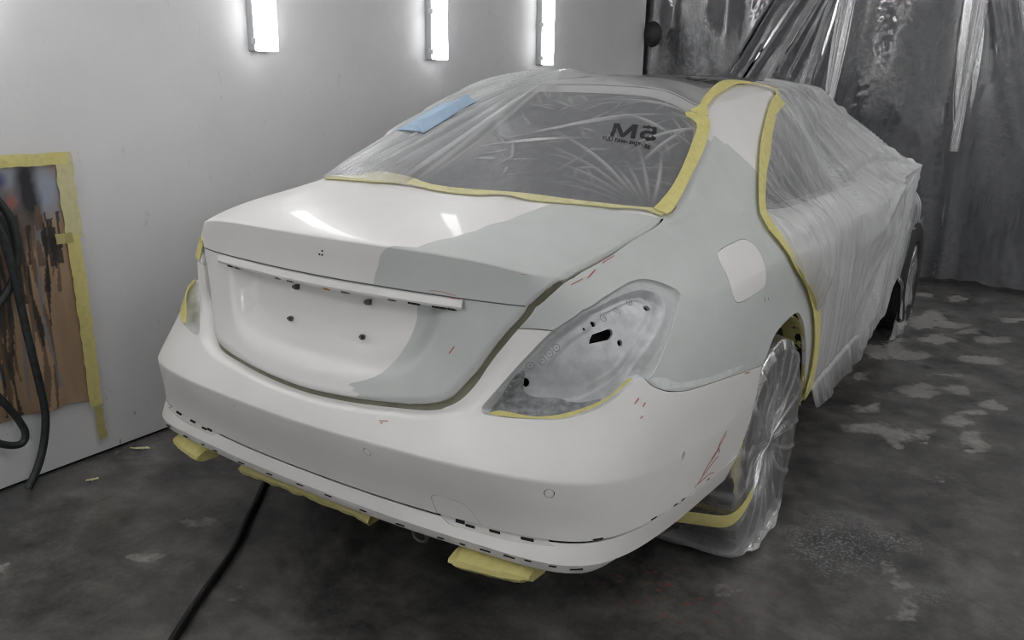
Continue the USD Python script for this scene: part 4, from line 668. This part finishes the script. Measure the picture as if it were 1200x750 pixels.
# mirror-written print on the film
_gu, _gv = np.meshgrid(np.linspace(-1.2, 2.6, 300), np.linspace(6.02, 8.8, 240)); _gp = S(_gu, _gv)
from scipy.spatial import cKDTree
from scipy.ndimage import gaussian_filter
_kt = cKDTree(_gp[..., :2].reshape(-1, 2))
def sheet_of(xy):
    i = _kt.query(xy)[1]; P = np.stack([_gu.ravel()[i], _gv.ravel()[i]], 1)
    for _ in range(12):
        f = S(P[:, 0], P[:, 1])[:, :2]-xy; e = 1e-3; a = (S(P[:, 0]+e, P[:, 1])-S(P[:, 0]-e, P[:, 1]))[:, :2]/(2*e); b = (S(P[:, 0], P[:, 1]+e)-S(P[:, 0], P[:, 1]-e))[:, :2]/(2*e)
        det = a[:, 0]*b[:, 1]-a[:, 1]*b[:, 0]; det = np.where(np.abs(det) < 1e-6, 1e-6, det); P = P-np.clip(np.stack([(f[:, 0]*b[:, 1]-f[:, 1]*b[:, 0])/det, (a[:, 0]*f[:, 1]-a[:, 1]*f[:, 0])/det], 1), -.1, .1); P[:, 1] = np.clip(P[:, 1], 6.01, 8.95)
    return P
def print_on(text, h, org, ex, ey, width, bold=False):
    """letters on the film, written from org along ex (plan direction), capitals h tall along ey, stretched to the given width"""
    t = meshkit.text_mesh(text, h, .0008, bold).subdivide_to_size(.012, max_iter=8); v = np.array(t.vertices); xx = v[:, 0]/v[:, 0].max()*width
    xy = np.array(org)+xx[:, None]*np.array(ex)+v[:, 1][:, None]*np.array(ey); P = sheet_of(xy); X = S(P[:, 0], P[:, 1])+NRM(P[:, 0], P[:, 1])*(rear_h(P)+.0012+v[:, 2])[:, None]
    obj('printed_letters', trimesh.Trimesh(X, np.array(t.faces)[:, ::-1], process=False), 'print_ink', rear, smooth=False)
print_on('5M', .098, (.516, 1.160), (-.97, -.20), (-.28, .82), .160, bold=True)
print_on('SE-TIRE-WAY OUT', .023, (.512, 1.108), (-.99, -.09), (-.28, .82), .165, bold=True)
print_on('5M', .11, (.405, 1.96), (-.97, .14), (.05, .95), .19, bold=True)
# ------------------------------------------------------------------ polythene over the doors and front right
yk = np.r_[1.3, 1.66, 2.0, 2.3, 2.6, 2.83, 3.05, 3.2, 3.45, 3.75, 3.92, 4.0, 4.15, 4.7, 5.3]; zk = np.r_[.27, .265, .215, .225, .205, .275, .335, .39, .40, .40, .36, .10, .02, -.02, 0.]
ZL = np.array([1.465, 1.445, 1.41, 1.378, 1.34, 1.306, 1.265, 1.174, 1.113, 1.056, 1.03, .984, .917, .808, .733, .648, .503, .392, .256, .0]); YL = np.array([2.30, 2.20, 2.05, 1.95, 1.84, 1.77, 1.69, 1.535, 1.435, 1.35, 1.31, 1.31, 1.33, 1.465, 1.58, 1.68, 1.755, 1.785, 1.80, 1.80])
nu, nr = 420, 260; us = np.linspace(1.60, UMAX-.15, nu)
vd = np.linspace(7.30, .8, 150); UU, VV = np.meshgrid(us, vd, indexing='ij')
FP = S(UU, VV)+NRM(UU, VV)*.007
MT = np.array([1.045, 3.145, 1.095]); HD = [on(c[0], c[1], .034) for c in TR['HANDLE']]
rows = []
for i in range(nu):
    c = FP[i]; y = c[-1, 1]; wv = .5*(meshkit.fbm(np.array([[us[i]*6, 0, 0]]), 3, 95)[0]-.5); zt = np.interp(c[100, 1], yk, zk)+.05*wv
    extra = np.array([[c[-1, 0]+.012+.025*t, c[-1, 1], c[-1, 2]+(zt-c[-1, 2])*t] for t in np.linspace(.05, 1, 40)]) if zt < c[-1, 2] else np.zeros((0, 3))
    c = np.vstack([c, extra]); k = c[:, 2] >= zt-1e-6; k[:20] = True; c = c[k]
    l = np.r_[0, np.cumsum(np.linalg.norm(np.diff(c, axis=0), axis=1))]; s = np.linspace(0, l[-1], nr); rows.append(np.stack([np.interp(s, l, c[:, j]) for j in range(3)], 1))
F_ = np.array(rows); fn = np.gradient(F_, axis=0); fm_ = np.gradient(F_, axis=1); nn = np.cross(fm_, fn); nn /= np.maximum(np.linalg.norm(nn, axis=-1, keepdims=True), 1e-9); nn *= np.sign((nn*[1, 0, .5]).sum(-1, keepdims=True))
# tents over the door mirror and the handles
def tent(tip, sy0, sy1, sz0, sz1, base_x, p=1.25):
    dy, dz = F_[..., 1]-tip[1], F_[..., 2]-tip[2]; d = np.hypot(dy/np.where(dy < 0, sy0, sy1), dz/np.where(dz < 0, sz0, sz1)); return np.clip(1-d, 0, 1)**p
dyT, dzT = F_[..., 1]-MT[1], F_[..., 2]-MT[2]; dT = np.hypot(dyT, dzT)+1e-6; cT, sT = dyT/dT, dzT/dT
RT = 1/np.sqrt((cT/np.where(cT < 0, .85, .50))**2+(sT/np.where(sT < 0, .95, .31))**2)
_ft = cKDTree(F_[..., 1:].reshape(-1, 2)[::3]); bx = F_[..., 0].reshape(-1)[::3][_ft.query(np.stack([MT[1]+cT*RT, MT[2]+sT*RT], -1).reshape(-1, 2))[1]].reshape(dT.shape)
kT = np.clip(dT/RT, 0, 1); cone = MT[0]+(bx-MT[0])*kT**.78; liftT = np.where(kT < 1, np.maximum(cone-F_[..., 0], 0), 0); tm = np.clip(1-kT, 0, 1)
F2 = F_.copy(); F2[..., 0] += liftT
for h in HD:
    t = tent(h, .40, .26, .34, .14, .9, 1.3); F2[..., 0] += np.minimum(t*2.4, 1)*.046
ang = np.arctan2(F_[..., 2]-MT[2], F_[..., 1]-MT[1]); dm = np.hypot(F_[..., 1]-MT[1], F_[..., 2]-MT[2])
lowk = sm((1.0-F_[..., 2])/.4); edge = sm((F_[..., 1]-np.interp(F_[..., 2], ZL[::-1], YL[::-1])-.012)/.07)
q = np.stack([F_[..., 1]*26+.6*np.sin(F_[..., 2]*4), F_[..., 2]*1.3-F_[..., 1]*.9, 0*F_[..., 1]], -1); q2 = np.stack([F_[..., 1]*62-F_[..., 2]*12, F_[..., 2]*3, 0*F_[..., 1]], -1)
w = .012*(meshkit.fbm(q, 2, 96)-.35)+.006*(meshkit.fbm(q2, 2, 97)-.4)
slant = np.maximum(0, np.sin((F_[..., 1]*1.0+(F_[..., 2]-1.0)*.62)*52+2*meshkit.fbm(F_*3, 2, 98)*3))**4*sm((F_[..., 2]-.95)/.1)*.010
rad = np.maximum(0, np.sin(ang*17+1.5*np.sin(dm*6)))**3*.012*sm(dm/.12)*sm((1.1-dm)/.5)
F2 += nn*((w+slant+rad)*edge)[..., None]; F2[..., 2] = np.maximum(F2[..., 2], FL+.004)
hang = sm((.35-F_[..., 2])/.2); F2[..., 0] += hang*(.05*(meshkit.fbm(np.stack([F_[..., 1]*4, F_[..., 2]*2, 0*F_[..., 1]], -1), 3, 109)-.5)+.008*np.sin(F_[..., 1]*31+1))
uvk = np.stack([UU, VV], -1)
# cut the sheet back to the line of the door tape
keep = F_[..., 1] > np.interp(F_[..., 2], ZL[::-1], YL[::-1])+.004
gm = grid_mesh(F2); fk = keep.ravel()[np.array(gm.faces)].all(1); used = np.unique(np.array(gm.faces)[fk]); side = trimesh.Trimesh(gm.vertices, np.array(gm.faces)[fk], process=False); side.remove_unreferenced_vertices()
glassk = sm((F_[..., 2]-1.02)/.05)*sm((2.15-F_[..., 1])/.5); streak = np.maximum(0, meshkit.fbm(np.stack([(F_[..., 1]+(F_[..., 2]-1)*.55)*34, F_[..., 2]*1.2, 0*F_[..., 1]], -1), 3, 115)-.48)*5
sc_ = np.clip(.10-.34*sm((.34-F_[..., 2])/.12)*sm((3.0-F_[..., 1])/.5)+.22*streak-.30*glassk*sm((1.36-F_[..., 2])/.28)+.22*np.clip(tm*1.4, 0, 1)+.25*rad/.012*.4, -.26, .45).ravel()[used]
sf = thing('plastic_film', 'milky polythene draped over the right-hand doors and door mirror', 'plastic film'); obj('sheet', side, 'film_side', sf, smooth=True, vals=dict(crease=sc_))
# trailing sheet by the front wheel
fy_, fz_ = np.meshgrid(np.linspace(4.0, 4.75, 60), np.linspace(0, 1, 60), indexing='ij'); fzv = FL+.005+fz_*(.62-FL); p = np.stack([fy_*5, fzv*4, 0*fy_], -1)
obj('hanging_flap', grid_mesh(np.stack([.900+.02*(1-fz_)+.03*(meshkit.fbm(p, 3, 99)-.5)*2+.012*np.sin(fy_*30+fzv*9), fy_+.10*(1-fz_)*np.sin(fzv*9), fzv], -1)), 'film_side', sf, smooth=True)
# ------------------------------------------------------------------ bag over the right rear wheel
na, nb = 240, 90; A = np.linspace(0, 2*np.pi, na+1); tt = np.linspace(0, 1, nb)
AA, TT = np.meshgrid(A, tt, indexing='ij'); R0 = .352
prof_s = np.array([0, .12, .45, .62, .70, .78, 1.0]); prof_r = np.array([.0, .06, .235, .325, .352, .362, .362]); prof_x = np.array([.014, .012, .026, .024, .012, -.03, -.245])
rr = np.interp(TT, prof_s, prof_r); xx = .925+np.interp(TT, prof_s, prof_x)
cA, sA = np.cos(AA), np.sin(AA); q = np.stack([cA*rr*9, sA*rr*9, TT*3], -1)
rim_w = np.exp(-((rr-.14)/.09)**2); crw = np.maximum(0, np.sin(AA*17+5*meshkit.fbm(q*.5, 2, 102)))**6*sm(rr/.1)*.35+np.maximum(0, np.sin(AA*11+rr*30+4*meshkit.fbm(q*1.2, 2, 108)))**10*.3; xx = xx+.006*(meshkit.fbm(q, 2, 101)-.5)+(.010*np.maximum(0, np.sin(AA*10+2.2))**2-.008)*rim_w*(xx > .9)+.006*np.maximum(0, np.sin(AA*17+5*meshkit.fbm(q*.5, 2, 102)))**6*sm(rr/.1)*(rr < .36)
rr = rr+.006*(meshkit.fbm(q*1.4, 2, 103)-.2)*sm((TT-.6)/.1)
Yw, Zw = 1.27+rr*cA, .30+rr*sA
low = sm((-.62-sA)/.30)*sm((TT-.58)/.22)                # the loose hem slumps out on to the floor
gy = 1.205+.36*cA+.012*np.sin(AA*9); gx = .992-.10*np.clip(-cA, 0, 1)**2+.008*np.sin(AA*13); k = sm((TT-.58)/.42)
tz = FL+.006+.03*(1-k)+.014*np.maximum(0, np.sin(AA*22+k*6))*(1-.4*k); tx = gx-np.clip((TT-.72)/.28, 0, 1)**1.2*.30; ty = gy
Yw = Yw*(1-low)+ty*low; Zw = Zw*(1-low)+np.maximum(tz, FL+.003)*low; xx = xx*(1-low)+tx*low
Zw = np.maximum(Zw, FL+.003)
wb = thing('plastic_film', 'crumpled polythene bag pulled over the right rear wheel', 'plastic film')
gm = grid_mesh(np.stack([xx, Yw, Zw], -1), flip=True); crv = crw.ravel(); fl_ = (low.ravel()[np.array(gm.faces)] > .45).all(1)
a = trimesh.Trimesh(gm.vertices, np.array(gm.faces)[~fl_], process=False); b = trimesh.Trimesh(gm.vertices, np.array(gm.faces)[fl_], process=False); b.remove_unreferenced_vertices()
obj('bag', a, 'film_wheel', wb, smooth=True, vals=dict(crease=crv)); obj('gathered_hem', b, 'film_bunched', wb, smooth=True)
# tape tag on the bag
tg = spline([(.60, .905, .105), (.72, .905, .128), (.86, .915, .150), (.935, .935, .165), (.962, .995, .205), (.968, 1.03, .232)], 50); hw = .021
obj('masking_tape', grid_mesh(np.stack([tg+[0, -.006, hw], tg+[0, -.012+0, 0], tg+[0, -.006, -hw]])), 'yellow_tape', label='bent yellow tape strip closing the bag on the right rear wheel', cat='masking tape')
# ------------------------------------------------------------------ folded cloth on the film, scraps on the floor
def cloth():
    na_, nb_ = 110, 60; a_, b_ = np.meshgrid(np.linspace(0, 1, na_), np.linspace(0, 1, nb_), indexing='ij')
    c00, c10, c01, c11 = CLOTH
    xy = c00*((1-a_)*(1-b_))[..., None]+c10*(a_*(1-b_))[..., None]+c01*((1-a_)*b_)[..., None]+c11*(a_*b_)[..., None]
    n = meshkit.fbm(np.stack([a_*7, b_*5, 0*a_], -1), 3, 111)-.5; xy = xy+(.010*np.stack([meshkit.fbm(np.stack([a_*5, b_*2, 0*a_], -1), 2, 112)-.5, meshkit.fbm(np.stack([a_*5, b_*2, 0*a_+3], -1), 2, 113)-.5], -1))
    P = sheet_of(xy.reshape(-1, 2)); h = gaussian_filter(rear_h(P).reshape(na_, nb_), 9)+.004; X = S(P[:, 0], P[:, 1]).reshape(na_, nb_, 3); N = NRM(P[:, 0], P[:, 1]).reshape(na_, nb_, 3)
    e = np.minimum(np.minimum(a_, 1-a_)*14, np.minimum(b_, 1-b_)*9); th = (.005+.010*sm((.34-b_+.10*(a_-.5))/.03)+.018*np.exp(-((b_-.13-.05*np.sin(a_*7))/.075)**2)-.007*np.exp(-((b_-.27-.06*np.sin(a_*6+1))/.018)**2)+.010*np.exp(-((a_-.10)/.07)**2-((b_-.45)/.3)**2)+.003*n)*np.clip(e, 0, 1)**.5
    top_ = X+N*(h+.003+th)[..., None]; bt = X+N*(h+.001)[..., None]
    v = np.concatenate([top_, bt[:, ::-1]], 1); return grid_mesh(v, wrap=True, caps=False, flip=CLOTH_FLIP)
CLOTH = [np.array(c) for c in ((-.322, 1.016), (-.268, 1.266), (-.505, 1.080), (-.432, 1.285))]; CLOTH_FLIP = False
cl = thing('cleaning_cloth', 'folded light blue cloth lying on the polythene over the rear window', 'cloth'); obj('folded_cloth', cloth(), 'blue_cloth', cl, smooth=True)
def scrap(c, L, w, rz, seed, label):
    t = np.linspace(0, 1, 24); b_ = np.linspace(-1, 1, 5); T_, B2 = np.meshgrid(t, b_, indexing='ij'); p = np.stack([T_*3, B2, 0*T_], -1); ww = w*(.35+.65*np.sin(np.pi*np.clip(T_, .05, .98)))
    x = (T_-.5)*L; y = B2*ww+.25*L*(T_-.5)**2; z = .003+.008*meshkit.fbm(p*2, 2, seed)+.010*(B2*.5)**2; c_, s_ = math.cos(rz), math.sin(rz)
    obj('tape_scrap', grid_mesh(np.stack([c[0]+x*c_-y*s_, c[1]+x*s_+y*c_, FL+z], -1)), 'pale_tape', smooth=True, label=label, cat='tape scrap')
scrap((-1.43, .44), .085, .012, .55, 121, 'curled yellow tape scrap at the foot of the white wall'); scrap((-1.32, .17), .045, .010, .9, 122, 'small tape scrap on the wet floor, out from the wall')
